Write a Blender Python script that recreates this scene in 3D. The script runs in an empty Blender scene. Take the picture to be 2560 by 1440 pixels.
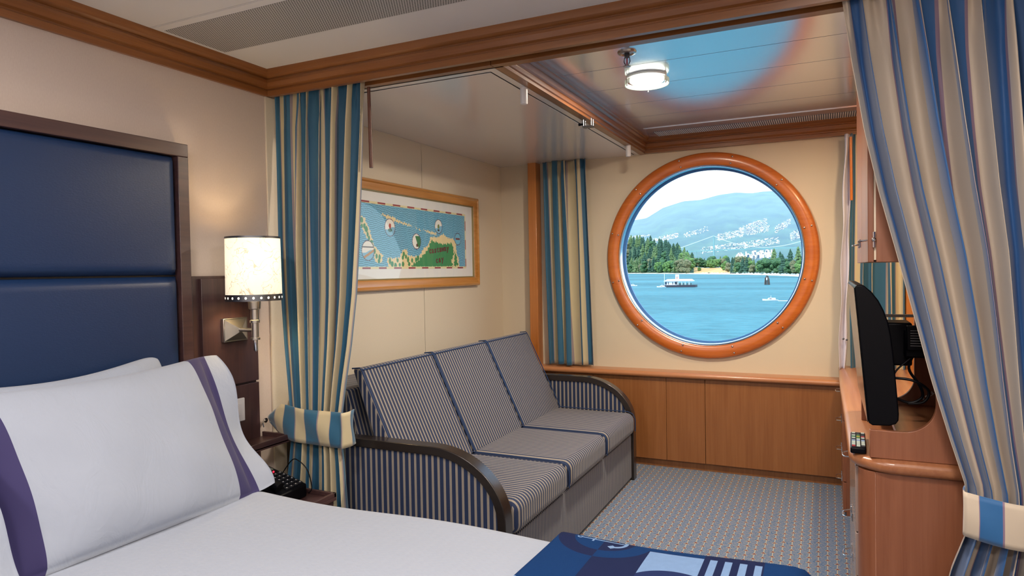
import bpy, math, random
import numpy as np
from mathutils import Vector, Matrix
random.seed(7); np.random.seed(7)
SC=bpy.context.scene; COL=SC.collection
PI=math.pi; sin=math.sin; cos=math.cos
ORI={}
# ------------------------------------------------------------------ node helpers
def lin(c):
    if isinstance(c,str): c=[int(c[i:i+2],16)/255 for i in (0,2,4)]
    return tuple((x/12.92 if x<=.04045 else ((x+.055)/1.055)**2.4) for x in c[:3])+(1,)
class E:
    nt=None
    def __init__(s,v): s.v=v
    @staticmethod
    def op(o,*a,**k):
        n=E.nt.nodes.new('ShaderNodeMath'); n.operation=o
        for i,x in enumerate(a):
            if isinstance(x,E): E.nt.links.new(x.v,n.inputs[i])
            else: n.inputs[i].default_value=x
        return E(n.outputs[0])
    def __add__(s,o): return E.op('ADD',s,o)
    __radd__=__add__
    def __sub__(s,o): return E.op('SUBTRACT',s,o)
    def __rsub__(s,o): return E.op('SUBTRACT',o,s)
    def __mul__(s,o): return E.op('MULTIPLY',s,o)
    __rmul__=__mul__
    def __truediv__(s,o): return E.op('DIVIDE',s,o)
    def __lt__(s,o): return E.op('LESS_THAN',s,o)
    def __gt__(s,o): return E.op('GREATER_THAN',s,o)
    def __and__(s,o): return E.op('MULTIPLY',s,o)
    def __or__(s,o): return E.op('MAXIMUM',s,o)
    def fr(s): return E.op('FRACT',s)
    def ab(s): return E.op('ABSOLUTE',s)
    def sq(s): return s*s
    def rt(s): return E.op('SQRT',s)
    def sn(s): return E.op('SINE',s)
    def fl(s): return E.op('FLOOR',s)
def inside(x,a,b): return (x>a)&(x<b)
class Mat:
    def __init__(s,name,col='888888',rough=.5,metal=0,coat=0,coatr=.05,sheen=0,spec=.5,trans=0,emit=None,estr=1,alpha=1,sub=0,aniso=0):
        s.m=bpy.data.materials.new(name); s.m.use_nodes=True; s.nt=s.m.node_tree; E.nt=s.nt
        s.b=s.nt.nodes['Principled BSDF']; I=s.b.inputs
        I['Base Color'].default_value=lin(col); I['Roughness'].default_value=rough; I['Metallic'].default_value=metal
        I['Coat Weight'].default_value=coat; I['Coat Roughness'].default_value=coatr; I['Sheen Weight'].default_value=sheen
        I['Specular IOR Level'].default_value=spec; I['Transmission Weight'].default_value=trans; I['Alpha'].default_value=alpha
        I['Anisotropic'].default_value=aniso
        if emit: I['Emission Color'].default_value=lin(emit); I['Emission Strength'].default_value=estr
    def coords(s,kind='Object'):
        n=s.nt.nodes.new('ShaderNodeTexCoord'); x=s.nt.nodes.new('ShaderNodeSeparateXYZ'); s.nt.links.new(n.outputs[kind],x.inputs[0])
        s.co=n.outputs[kind]; return [E(x.outputs[i]) for i in range(3)]
    def noise(s,scale=(1,1,1),sc=5,det=3,rough=.5,dist=0):
        mp=s.nt.nodes.new('ShaderNodeMapping'); mp.inputs['Scale'].default_value=scale
        tc=s.nt.nodes.new('ShaderNodeTexCoord'); s.nt.links.new(tc.outputs['Object'],mp.inputs[0])
        n=s.nt.nodes.new('ShaderNodeTexNoise'); n.inputs['Scale'].default_value=sc; n.inputs['Detail'].default_value=det
        n.inputs['Roughness'].default_value=rough; n.inputs['Distortion'].default_value=dist
        s.nt.links.new(mp.outputs[0],n.inputs['Vector']); return E(n.outputs['Fac'])
    def mix(s,f,a,b):
        n=s.nt.nodes.new('ShaderNodeMix'); n.data_type='RGBA'
        if isinstance(f,E): s.nt.links.new(f.v,n.inputs[0])
        else: n.inputs[0].default_value=f
        for i,x in ((6,a),(7,b)):
            if isinstance(x,(str,tuple)): n.inputs[i].default_value=lin(x)
            else: s.nt.links.new(x,n.inputs[i])
        return n.outputs[2]
    def col(s,c): s.nt.links.new(c,s.b.inputs['Base Color']); return s
    def bump(s,h,strength=.3,dist=.001):
        n=s.nt.nodes.new('ShaderNodeBump'); n.inputs['Strength'].default_value=strength; n.inputs['Distance'].default_value=dist
        s.nt.links.new(h.v,n.inputs['Height']); s.nt.links.new(n.outputs[0],s.b.inputs['Normal']); return s
    def ramp(s,f,lo,hi):
        n=s.nt.nodes.new('ShaderNodeMapRange'); n.inputs[1].default_value=lo; n.inputs[2].default_value=hi
        s.nt.links.new(f.v,n.inputs[0]); return E(n.outputs[0])
def wood(name,a,b,axis=2,rough=.35,coat=.3,freq=1.0,knot=None):
    m=Mat(name,a,rough,coat=coat,coatr=.15)
    sc=[60,60,60]; sc[axis]=2.2
    n1=m.noise(tuple(sc),freq,4,.6,.4)
    sc2=[9,9,9]; sc2[axis]=.8
    n2=m.noise(tuple(sc2),freq,2,.5,.6)
    f=m.ramp(n1*.55+n2*.45,.36,.64)
    c=m.mix(f,a,b)
    if knot:
        X=m.coords(); kx,kz=knot
        d=((X[0]-kx).sq()+((X[2]-kz)*.42).sq()).rt()+n2*.006
        ring=m.ramp((d*420).sn(),-1,1)*m.ramp(d,.055,.0)*.35
        c=m.mix(ring,c,b)
    m.col(c); return m.m
def stripes(name,axis,period,navy='0d2348',beige='8e867c',duty=.38):
    m=Mat(name,navy,.85,sheen=.15); X=m.coords(); N=m.coords('Normal')
    side=(N[1].ab()>.75)
    c_=X[1]*(1-side)+X[0]*side if axis==1 else X[0]
    f=(c_/period).fr()
    st=inside(f,.5-duty/2,.5+duty/2); th=inside(f,.485,.515)
    n=m.noise((1,1,1),900,2)
    c=m.mix(st,navy,beige); c=m.mix(th*.35,c,navy)
    m.col(c); m.bump(n+st*.6,.3,.0008); return m.m
def thin_glass(name,tint='ffffff',rough=.0,ior=1.5):
    gm=bpy.data.materials.new(name); gm.use_nodes=True; nt=gm.node_tree; nt.nodes.clear()
    o_=nt.nodes.new('ShaderNodeOutputMaterial'); mx=nt.nodes.new('ShaderNodeMixShader'); tr_=nt.nodes.new('ShaderNodeBsdfTransparent'); tr_.inputs[0].default_value=lin(tint)
    gl=nt.nodes.new('ShaderNodeBsdfGlossy'); gl.inputs['Roughness'].default_value=rough
    ge=nt.nodes.new('ShaderNodeNewGeometry'); vd=nt.nodes.new('ShaderNodeVectorMath'); vd.operation='DOT_PRODUCT'; nt.links.new(ge.outputs['Normal'],vd.inputs[0]); nt.links.new(ge.outputs['Incoming'],vd.inputs[1])
    E.nt=nt; c=E(vd.outputs['Value']).ab(); f0=((ior-1)/(ior+1))**2; fr=E.op('POWER',1-c,5.0)*(1-f0)+f0
    if ior<1.1: fr=fr*.35
    nt.links.new(fr.v,mx.inputs[0]); nt.links.new(tr_.outputs[0],mx.inputs[1]); nt.links.new(gl.outputs[0],mx.inputs[2]); nt.links.new(mx.outputs[0],o_.inputs[0]); return gm
# ------------------------------------------------------------------ mesh helpers
class MB:
    def __init__(s): s.v=[];s.f=[];s.mi=[];s.uv=None;s.k=0
    def add(s,vs,fs,mi=None):
        b=len(s.v); s.v+=[tuple(p) for p in vs]; s.f+=[tuple(b+i for i in f) for f in fs]; s.mi+=[s.k if mi is None else mi]*len(fs); return s
    def box(s,x0,x1,y0,y1,z0,z1,mi=None):
        return s.add([(x0,y0,z0),(x1,y0,z0),(x1,y1,z0),(x0,y1,z0),(x0,y0,z1),(x1,y0,z1),(x1,y1,z1),(x0,y1,z1)],
          [(3,2,1,0),(4,5,6,7),(0,1,5,4),(1,2,6,5),(2,3,7,6),(3,0,4,7)],mi)
    def prism(s,prof,axis,a,b,closed=True,mi=None):
        # prof: list of 2D points in the plane of the other two axes (in xyz order)
        def P(p,t):
            q=list(p); q.insert(axis,t); return q
        n=len(prof); vs=[P(p,a) for p in prof]+[P(p,b) for p in prof]
        ar=sum(prof[i][0]*prof[(i+1)%n][1]-prof[(i+1)%n][0]*prof[i][1] for i in range(n))
        fs=[(i,(i+1)%n,n+(i+1)%n,n+i) for i in range(n if closed else n-1)]
        if closed: fs+=[tuple(range(n))[::-1],tuple(range(n,2*n))]
        flip=(ar<0)!=(axis==1)
        if flip: fs=[f[::-1] for f in fs]
        return s.add(vs,fs,mi)
    def tube(s,pts,r,n=8,cap=True,mi=None):
        pts=[Vector(p) for p in pts]; vs=[];fs=[];u=None
        for i,p in enumerate(pts):
            t=(pts[min(i+1,len(pts)-1)]-pts[max(i-1,0)]).normalized()
            if u is None:
                u=t.orthogonal().normalized()
            else: u=(u-t*u.dot(t)).normalized()
            w=t.cross(u); rr=r[i] if isinstance(r,(list,tuple)) else r
            for k in range(n):
                a=2*PI*k/n; vs.append(p+(u*cos(a)+w*sin(a))*rr)
        for i in range(len(pts)-1):
            for k in range(n):
                fs.append((i*n+k,i*n+(k+1)%n,(i+1)*n+(k+1)%n,(i+1)*n+k))
        if cap: fs+=[tuple(range(n))[::-1],tuple(range((len(pts)-1)*n,len(pts)*n))]
        return s.add(vs,fs,mi)
    def lathe(s,c,prof,axis=2,n=32,mi=None,closed=False):
        # prof list (r,h) along axis
        vs=[];fs=[];m=len(prof)
        for r,h in prof:
            for k in range(n):
                a=2*PI*k/n; q=[r*cos(a),r*sin(a)]
                if axis==1: q=[r*cos(a),-r*sin(a)]
                q.insert(axis,h); vs.append((c[0]+q[0],c[1]+q[1],c[2]+q[2]))
        R=range(m if closed else m-1)
        for i in R:
            j=(i+1)%m
            for k in range(n): fs.append((i*n+k,i*n+(k+1)%n,j*n+(k+1)%n,j*n+k))
        return s.add(vs,fs,mi)
    def grid(s,P,nu,nv,mi=None,wrap=False):
        b=[P(i/nu,j/nv) for j in range(nv+1) for i in range(nu+1)]
        fs=[(j*(nu+1)+i,j*(nu+1)+i+1,(j+1)*(nu+1)+i+1,(j+1)*(nu+1)+i) for j in range(nv) for i in range(nu)]
        if callable(mi):
            k0=len(s.f); s.add(b,fs); 
            for t in range(len(fs)):
                j,i=divmod(t,nu); s.mi[k0+t]=mi((i+.5)/nu,(j+.5)/nv)
            return s
        return s.add(b,fs,mi)
    def ball(s,c,r,n=10,m=8,mi=None):
        rx,ry,rz=r if isinstance(r,(tuple,list)) else (r,r,r)
        vs=[(c[0],c[1],c[2]-rz)]+[(c[0]+rx*cos(2*PI*k/n)*sin(PI*j/m),c[1]+ry*sin(2*PI*k/n)*sin(PI*j/m),c[2]-rz*cos(PI*j/m)) for j in range(1,m) for k in range(n)]+[(c[0],c[1],c[2]+rz)]
        fs=[(0,1+(k+1)%n,1+k) for k in range(n)]
        for j in range(m-2):
            for k in range(n): a=1+j*n; fs.append((a+k,a+(k+1)%n,a+n+(k+1)%n,a+n+k))
        a=1+(m-2)*n; fs+=[(a+k,a+(k+1)%n,len(vs)-1) for k in range(n)]
        return s.add(vs,fs,mi)
def origin(o):
    return ORI.get(o.name,Vector((0,0,0))) if o else Vector((0,0,0))
def obj(name,mb,mat,parent=None,smooth=35,bevel=0,seg=2,loc=None,solid=0,sub=0,uv=None):
    me=bpy.data.meshes.new(name)
    O=origin(parent)
    own=Vector(loc) if (loc is not None and parent is None) else Vector((0,0,0))
    sh=O+own
    me.from_pydata([(x-sh.x,y-sh.y,z-sh.z) for x,y,z in mb.v],[],mb.f)
    for m in (mat if isinstance(mat,(list,tuple)) else [mat]): me.materials.append(m)
    me.polygons.foreach_set('material_index',mb.mi)
    me.validate(); 
    if uv is not None:
        ul=me.uv_layers.new(name='UVMap'); li=np.empty(len(me.loops),dtype=np.int32); me.loops.foreach_get('vertex_index',li)
        ul.data.foreach_set('uv',np.array(uv,dtype=np.float32)[li].ravel())
    if smooth:
        me.shade_smooth()
        if smooth<180: me.set_sharp_from_angle(angle=math.radians(smooth))
    o=bpy.data.objects.new(name,me); COL.objects.link(o)
    if parent: o.parent=parent; ORI[o.name]=O
    else: o.location=own; ORI[o.name]=own
    if bevel:
        b=o.modifiers.new('bevel','BEVEL'); b.width=bevel; b.segments=seg; b.limit_method='ANGLE'; b.angle_limit=math.radians(40); b.harden_normals=False
    if solid:
        b=o.modifiers.new('solid','SOLIDIFY'); b.thickness=solid; b.offset=0
    if sub:
        b=o.modifiers.new('sub','SUBSURF'); b.levels=sub; b.render_levels=sub
    return o
def tag(o,label=None,cat=None,group=None,kind=None):
    if label:o['label']=label
    if cat:o['category']=cat
    if group:o['group']=group
    if kind:o['kind']=kind
    return o
def thing(name,label,cat,loc,group=None):
    o=bpy.data.objects.new(name,None); o.empty_display_size=.05; COL.objects.link(o); o.location=loc; ORI[o.name]=Vector(loc)
    return tag(o,label,cat,group)
def struct(name,mb,mat,parent=None,**k):
    o=obj(name,mb,mat,parent,**k)
    if not parent: o['kind']='structure'
    return o
def arc(cx,cy,rx,ry,a0,a1,n): return [(cx+rx*cos(math.radians(a0+(a1-a0)*i/n)),cy+ry*sin(math.radians(a0+(a1-a0)*i/n))) for i in range(n+1)]

# ------------------------------------------------------------------ camera  (eye at x=0,y=0,z=1.26)
f_px=1670.9; yaw,pit,rol=0.44007216,-0.02503684,-0.01764844
cd=bpy.data.cameras.new('camera'); cam=bpy.data.objects.new('camera',cd); COL.objects.link(cam); SC.camera=cam
cd.sensor_width=36; cd.lens=36*f_px/2560; cd.clip_start=.05; cd.clip_end=20000
fw=Vector((-sin(yaw)*cos(pit),cos(yaw)*cos(pit),sin(pit))); rt=Vector((cos(yaw),sin(yaw),0)); up=rt.cross(fw)
r2=rt*cos(rol)+up*sin(rol); u2=-rt*sin(rol)+up*cos(rol)
M=Matrix((r2,u2,-fw)).transposed().to_4x4(); M.translation=Vector((0,0,1.26)); cam.matrix_world=M

# ------------------------------------------------------------------ materials
W_CROWN=wood('crown_wood','8f5c33','74451f',0,.35,.3); W_CROWNY=wood('crown_wood_y','8f5c33','74451f',1,.35,.3)
W_DARK=wood('dark_wenge','4e3634','38262a',2,.4,.15); W_DARKY=wood('dark_wenge_y','4e3634','38262a',1,.4,.15)
W_PANEL=wood('cherry_panel','956238','825028',2,.4,.2); W_LEDGE=wood('cherry_ledge','b9815a','a86c42',0,.3,.3)
W_RING=wood('porthole_wood','c9702c','b35c20',0,.32,.3)
W_COL=wood('column_wood','b9783f','a8642c',2,.3,.3)
W_DESK=wood('desk_wood','965f43','824d33',2,.4,.15,knot=(.24,.25)); W_DESKT=wood('desk_top_wood','b07852','9c6240',1,.3,.3)
_m=Mat('wallpaper','bfb0a4',.75); _n=_m.noise((1,1,.4),260,3); _m.col(_m.mix(_n,'b9aaa2','c4b7ae')); _m.bump(_n,.15,.0006); WALLP=_m.m
_m=Mat('laminate_wall','ccc2b0',.42); _n=_m.noise((1,1,1),200,2); _m.col(_m.mix(_n,'c9bfae','d2c8b6')); LAMW=_m.m
WHITEP=Mat('far_wall_paint','cfc3ae',.5).m
CEIL=Mat('ceiling_paint','dcd9d7',.45).m
PLANK=Mat('ceiling_plank','e2e8f2',.2,metal=.8,coat=.3,coatr=.1).m
BUNK=Mat('bunk_panel','dcd8d6',.22,metal=.1,coat=.6,coatr=.16).m
DARK=Mat('dark_gap','1a1614',.8).m
CHROME=Mat('chrome','d8d8da',.15,metal=1).m
NICKEL=Mat('brushed_nickel','b9b7b4',.32,metal=1).m
STEEL=Mat('dark_steel','70747c',.35,metal=1).m
WHITEPL=Mat('white_plastic','d6d6dc',.35).m
BLACKPL=Mat('black_plastic','06070d',.4,spec=.12).m
BLACKGL=Mat('black_gloss','08090c',.12,coat=.5).m
BLACKWD=wood('black_wood','2a2320','1c1716',0,.28,.3)
NAVYPIPE=Mat('navy_piping','12305a',.7).m
_m=Mat('navy_leather','16294a',.4,spec=.45); _n=_m.noise((1,1,2.5),120,3,.6); _m.col(_m.mix(_n,'142a4e','182f54')); _m.bump(_n,.25,.0012); LEATHER=_m.m
_m=Mat('white_sheet','949dad',.8,sheen=.2); _n=_m.noise((1,1.6,1),7,4,.55,.9); _m.bump(_n,.4,.014); SHEET=_m.m
PURPLE=Mat('purple_band','2a2456',.8,sheen=.1).m
_m=Mat('white_bedspread','949dad',.8,sheen=.2); X=_m.coords()
_z=(((X[1]*55).fr()-.5).ab()*.9+X[0]*38).fr()
_h=E.op('SMOOTH_MIN',_z,1-_z,.2); _m.bump(_h,.35,.0035); SPREAD=_m.m

# carpet: rows of hanging arcs between stems with small red fans
m=Mat('carpet','3c5a72',.95,sheen=.1); X=m.coords()
w,h=.073,.053
u=X[0]/w+m.noise((1,1,1),40,2)*.05; v=X[1]/h+m.noise((1,1,1),60,2)*.10
near=E.op('ROUND',u*2); parn=((near*.5).fr())*1.0
dx=(u*2-near)                 # -.5 .. .5 between neighbouring stems
q=(u*2).fr(); t=(q-.5).ab()*2     # 1 at a stem, 0 midway
vy=(v+parn+.5).fr()
# arcs hang from every stem: phase blended between the two neighbouring stems
fl=(u*2).fl(); pl=((fl*.5).fr()); 
wv=(v+pl+q*.5 - (1-t*t)*.0 + (1-t)*.38)
ln=((wv*4.0).fr()-.5).ab()*2
wv2=(v+pl-q*.5 + (1-t)*.38)
ln2=((wv2*4.0).fr()-.5).ab()*2
line=E.op('MINIMUM',ln+ (q>.5)*0,ln)<.36
seg=m.noise((1,1,1),170,2)>.40
ln3=(((v+pl+(1-t*t)*.52)*4.0).fr()-.5).ab()*2
line=(ln3<.32)&seg
stem=(dx.ab()<.05)
head=inside(vy,.42,.68)&(dx.ab()<(.27-(vy-.42)*1.0))
headb=inside(vy,.38,.74)&(dx.ab()<(.33-(vy-.42)*1.0))
c=m.mix(line,'34608e','a9a69c')
c=m.mix(stem,c,'b4ab94'); c=m.mix(headb,c,'b8ac92'); c=m.mix(head,c,'6c1d18')
n=m.noise((1,1,1),700,2)
c=m.mix(m.ramp(n,.35,.75)*.25,c,'1e3850'); m.col(c); m.bump(n,.5,.002); CARPET=m.m

# curtain fabric, striped along uv.x
def fabric(name,blue,cream,line,per,sp=.555):
    m=Mat(name,blue,.55,sheen=.35,spec=.35); X=m.coords('UV')
    f=(X[0]/per).fr()
    cr=inside(f,sp,.985); th=inside(f,sp-.045,sp)|(f>.98)
    c=m.mix(cr,blue,cream); c=m.mix(th,c,line)
    n=m.noise((1,1,.05),900,2); m.bump(n,.15,.0006)
    g=m.nt.nodes.new('ShaderNodeNewGeometry')
    m.col(c); return m.m
FAB_L=fabric('curtain_fabric','275c7c','beb292','8b7f86',.150)
FAB_R=fabric('curtain_fabric_big','285890','bfb1a0','806a80',.135,.53)
LINING=Mat('curtain_lining','c9cbe0',.7,sheen=.2).m

# ------------------------------------------------------------------ room shell
XL,XR,YN,YF=-2.1,.64,-1.9,4.3
mb=MB(); mb.box(XL-.1,XR+.1,YN-.1,YF+.05,-.05,0); struct('floor',mb,CARPET)
mb=MB(); mb.box(XL-.08,XL,YN-.1,2.12,0,2.25); struct('wall_left',mb,WALLP)
mb=MB()
for a,b in ((2.12,3.268),(3.272,YF)): mb.box(XL-.08,XL,a,b,0,2.05)
mb.box(XL-.09,XL-.004,3.26,3.28,0,2.05,1)
struct('wall_alcove',mb,[LAMW,DARK])
mb=MB(); mb.box(XR,XR+.08,YN-.1,YF+.2,0,2.3); struct('wall_right',mb,LAMW)
mb=MB(); mb.box(XL-.1,XR+.1,YN-.08,YN,0,2.3); struct('wall_near',mb,WALLP)
# window wall with round opening
PX,PZ,R0=-.673,1.335,.56
mb=MB(); N=96
for y,flip in ((YF,False),(YF+.14,True)):
    ring=[(PX+R0*cos(2*PI*k/N),y,PZ+R0*sin(2*PI*k/N)) for k in range(N)]
    sq=[]
    x0,x1,z0,z1=XL-.1,XR+.1,0,2.3
    for k in range(N):
        a=2*PI*k/N; c,s=cos(a),sin(a); t=1e9
        if c>0:t=min(t,(x1-PX)/c)
        if c<0:t=min(t,(x0-PX)/c)
        if s>0:t=min(t,(z1-PZ)/s)
        if s<0:t=min(t,(z0-PZ)/s)
        sq.append((PX+t*c,y,PZ+t*s))
    fs=[(k,(k+1)%N,N+(k+1)%N,N+k) for k in range(N)]
    if flip: fs=[f[::-1] for f in fs]
    mb.add(ring+sq,fs)
    cs=[(x0,y,z0),(x1,y,z0),(x1,y,z1),(x0,y,z1)]
    for cx,_,cz in cs:   # corner fill triangles
        d=sorted(range(N),key=lambda k:(sq[k][0]-cx)**2+(sq[k][2]-cz)**2)[:2]
        mb.add([sq[d[0]],sq[d[1]],(cx,y,cz)],[(0,1,2)])
struct('wall_far',mb,WHITEP,smooth=0)
# main ceiling with seam lines
mb=MB()
for a,b in ((YN-.1,1.539),(1.541,2.30)): mb.box(XL-.1,XR+.1,a,b,2.1,2.14)
mb.box(XL-.1,XR+.1,1.5,1.6,2.103,2.15,1)
struct('ceiling',mb,[CEIL,DARK])
# glossy plank ceiling of the window bay
mb=MB(); ys=[2.30,2.42,2.73,3.045,3.36,3.67,3.98,4.30]
for a,b in zip(ys[:-1],ys[1:]): mb.box(-1.12,XR+.1,a+.002,b-.002,2.1,2.13)
mb.box(-1.12,XR+.1,2.2,4.4,2.112,2.2,1)
struct('ceiling',mb,[PLANK,DARK],smooth=0)
# crown mouldings ------------------------------------------------
prof=[(0,-.1),(.012,-.1),(.014,-.078),(.010,-.076),(.010,-.070),(.022,-.066),(.030,-.050),(.030,-.040),(.024,-.037),(.024,-.032),(.040,-.024),(.046,-.010),(.046,0),(0,0)]
def crown(name,axis,a,b,org,sx,mat):
    mb=MB(); pr=[(org+sx*p,2.1+q) for p,q in prof]; mb.prism(pr,axis,a,b); return struct(name,mb,mat,smooth=25)
crown('trim_1',1,YN,2.12,XL,1,W_CROWNY)
# beam between the rooms
mb=MB(); pr=[(2.106-p,2.1+q) for p,q in prof]; mb.prism([(2.114,2.1),(2.114,2.0)]+pr[1:],0,XL,XR); struct('trim_2',mb,W_CROWN,smooth=25)
mb=MB(); mb.box(XL,XR,2.185,2.20,2.0,2.1); mb.box(XL,XR,2.108,2.2,2.055,2.1); mb.box(-1.085,XR,2.16,2.188,2.0,2.06); mb.box(XL,-1.088,2.16,2.188,2.0,2.06); struct('trim_3',mb,W_CROWN,bevel=.001)
# soffit moulding along the bunk
mb=MB(); pr=[(-1.09,2.0),(-1.052,2.0),(-1.052,2.012),(-1.044,2.014),(-1.044,2.026),(-1.048,2.029),(-1.048,2.034),(-1.036,2.040),(-1.036,2.058),(-1.040,2.061),(-1.040,2.066),(-1.028,2.074),(-1.028,2.084),(-1.02,2.088),(-1.02,2.1),(-1.09,2.1)]
mb.prism(pr,1,2.19,4.3); struct('trim_4',mb,W_CROWNY,smooth=20)
mb=MB(); pr=[(4.3,2.0),(4.262,2.0),(4.262,2.02),(4.268,2.024),(4.268,2.03),(4.256,2.04),(4.256,2.06),(4.262,2.064),(4.262,2.07),(4.25,2.08),(4.25,2.1),(4.3,2.1)]
mb.prism(pr,0,-1.05,XR); struct('trim_5',mb,W_CROWN,smooth=20)
# cream door-track strip on the wall beside the curtain
mb=MB(); mb.box(XL,XL+.008,2.085,2.19,0,2.0); struct('trim_6',mb,LAMW,bevel=.002)
# wooden columns
mb=MB(); mb.box(-1.852,-1.792,4.215,4.3,0,2.0); struct('trim_7',mb,W_COL,bevel=.003)
mb=MB(); mb.box(.392,.44,4.22,4.3,0,2.0); struct('trim_8',mb,W_COL,bevel=.003)
# wainscot panel, ledge, skirting
mb=MB()
for a,b in ((-2.1,-1.4),(-1.398,-.919),(-.917,-.681),(-.678,.10)): mb.box(a,b,4.2,4.22,.052,.58)
mb.box(-2.1,.1,4.215,4.3,.05,.59); mb.box(-2.1,.1,4.24,4.3,0,.05); struct('trim_9',mb,W_PANEL,bevel=.001)
mb=MB(); pr=[(4.3,.575),(4.3,.612),(4.185,.612)]+arc(4.185,.594,.018,.018,90,270,8)[1:]; mb.prism(pr,0,-2.1,.07); struct('trim_10',mb,W_LEDGE,smooth=40)
mb=MB(); mb.box(-2.1,.1,4.228,4.238,0,.05); struct('baseboard_far',mb,W_PANEL)
mb=MB(); mb.box(-2.1,-2.088,2.2,4.2,0,.08); struct('baseboard_left',mb,W_PANEL)

# ------------------------------------------------------------------ porthole
mb=MB()
mb.lathe((PX,0,PZ),[(.558,4.30),(.558,4.272),(.566,4.264),(.600,4.258),(.628,4.264),(.638,4.274),(.640,4.30)],1,128)
win=struct('window_1',mb,W_RING,smooth=50)
mb=MB(); mb.lathe((PX,0,PZ),[(.560,4.268),(.552,4.272),(.548,4.285),(.550,4.33),(.552,4.36)],1,128); obj('rim',mb,Mat('rim_steel','c8d0e0',.18,metal=1).m,win,smooth=60)
mb=MB(); mb.lathe((PX,0,PZ),[(.553,4.36),(.540,4.362),(.540,4.375),(.556,4.40),(.556,4.44)],1,128); obj('seal',mb,Mat('blue_seal','2b6fb4',.4).m,win,smooth=60)
mb=MB(); mb.lathe((PX,0,PZ),[(0.001,4.385),(.548,4.385),(.548,4.391),(.001,4.391)],1,96)
obj('glass',mb,thin_glass('window_glass',ior=1.03),win,smooth=60)
SCREW=Mat('screw_metal','b8b0ac',.25,metal=1).m
for k in range(12):
    a=math.radians(15+30*k)
    for r in (.578,.618):
        mb=MB(); x=PX+r*cos(a); z=PZ+r*sin(a); mb.lathe((x,0,z),[(.0062,4.264),(.006,4.258),(.0042,4.2545),(.0003,4.2535)],1,12); obj('screw',mb,SCREW,win)

# ------------------------------------------------------------------ pull-down bunk in the low ceiling
bk=thing('pull_down_bunk','smooth glossy grey fold-down bunk panel forming the low ceiling above the sofa','bunk bed',(-1.6,3.2,2.0))
mb=MB(); mb.box(XL,-1.088,2.19,4.3,2.0,2.03)
obj('bunk_frame',mb,BUNK,bk)
mb=MB(); mb.box(-2.085,-1.125,2.235,4.26,1.9975,2.001); obj('bunk_panel',mb,BUNK,bk,bevel=.001)
mb=MB(); mb.box(-2.089,-1.121,2.231,4.264,1.9988,2.0005); obj('gap',mb,DARK,bk)
for (x,y) in ((-1.104,2.49),(-1.07,3.94)):
    mb=MB(); mb.lathe((x,y,0),[(.001,1.935),(.013,1.935),(.015,1.938),(.015,2.0)],2,20); obj('peg',mb,WHITEPL,bk)
mb=MB(); mb.tube([(-1.075,3.14,2.0),(-1.075,3.14,1.965),(-1.035,3.14,1.962),(-1.035,3.14,2.0)],.004,8); mb.tube([(-1.075,3.17,2.0),(-1.075,3.17,1.965),(-1.035,3.17,1.962),(-1.035,3.17,2.0)],.004,8); mb.box(-1.08,-1.03,3.136,3.174,1.96,1.966)
la=obj('latch',mb,STEEL,bk); mb=MB(); mb.tube([(-1.105,3.155,1.978),(-1.078,3.155,1.978)],[.007,.004],10); obj('knob',mb,BLACKPL,la)

# ------------------------------------------------------------------ ceiling vents, sprinkler, lamp
m=Mat('perforated_metal','c4c1be',.45); X=m.coords(); p=.0092
r=(X[0]/p/1.0); c_=(X[1]/(p*.866)); row=c_.fl(); off=(row*.5).fr()
dx=((r+off).fr()-.5); dy=((c_).fr()-.5)*.866
hole=((dx.sq()+dy.sq()).rt()<.33)
m.col(m.mix(hole,'c4c1be','3a3632')); PERF=m.m
v1=thing('ceiling_vent','long white perforated air grille in the main ceiling','vent',(-1.4,1.7,2.1))
mb=MB(); mb.box(-2.03,-.75,1.578,1.83,2.0965,2.1005); obj('grille_plate',mb,PERF,v1)
mb=MB(); mb.box(-2.05,-.73,1.545,1.862,2.098,2.1005); obj('frame',mb,CEIL,v1,bevel=.0008)
v2=thing('ceiling_vent','narrow slatted air vent in the plank ceiling above the porthole','vent',(-.35,4.2,2.1))
mb=MB(); mb.box(-.99,.5,3.99,4.25,2.0965,2.1); obj('frame',mb,PLANK,v2)
mb=MB()
for i in range(118):
    x=-.95+i*.0115; mb.box(x,x+.0055,4.10,4.235,2.094,2.0968)
obj('slat',mb,CEIL,v2,smooth=0)
mb=MB(); mb.box(-.955,.41,4.095,4.24,2.0960,2.0966); obj('backing',mb,Mat('slot_shadow','4a4e58',.7).m,v2)
sp=thing('sprinkler','small metal fire sprinkler beside the glass ceiling lamp','sprinkler',(-.694,2.555,2.1))
mb=MB(); mb.lathe((-.694,2.555,0),[(.037,2.1),(.035,2.094),(.026,2.091),(.024,2.096),(.001,2.096)],2,32); obj('escutcheon',mb,NICKEL,sp)
mb=MB(); mb.lathe((-.694,2.555,0),[(.010,2.1),(.010,2.08),(.006,2.076),(.001,2.076)],2,12); mb.tube([(-.703,2.555,2.08),(-.706,2.555,2.062),(-.697,2.555,2.046)],.002,6); mb.tube([(-.685,2.555,2.08),(-.682,2.555,2.062),(-.691,2.555,2.046)],.002,6); obj('head',mb,STEEL,sp)
mb=MB(); mb.lathe((-.694,2.555,0),[(.001,2.046),(.014,2.046),(.014,2.043),(.001,2.042)],2,16); obj('deflector',mb,NICKEL,sp)
mb=MB(); mb.lathe((-.694,2.555,0),[(.001,2.078),(.0025,2.074),(.0025,2.05),(.001,2.047)],2,8); obj('bulb',mb,Mat('red_bulb','a02030',.2).m,sp)
LX,LY=-.704,2.912
lp=thing('ceiling_lamp','round glass-disc ceiling lamp glowing in the plank ceiling','ceiling lamp',(LX,LY,2.1))
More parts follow.
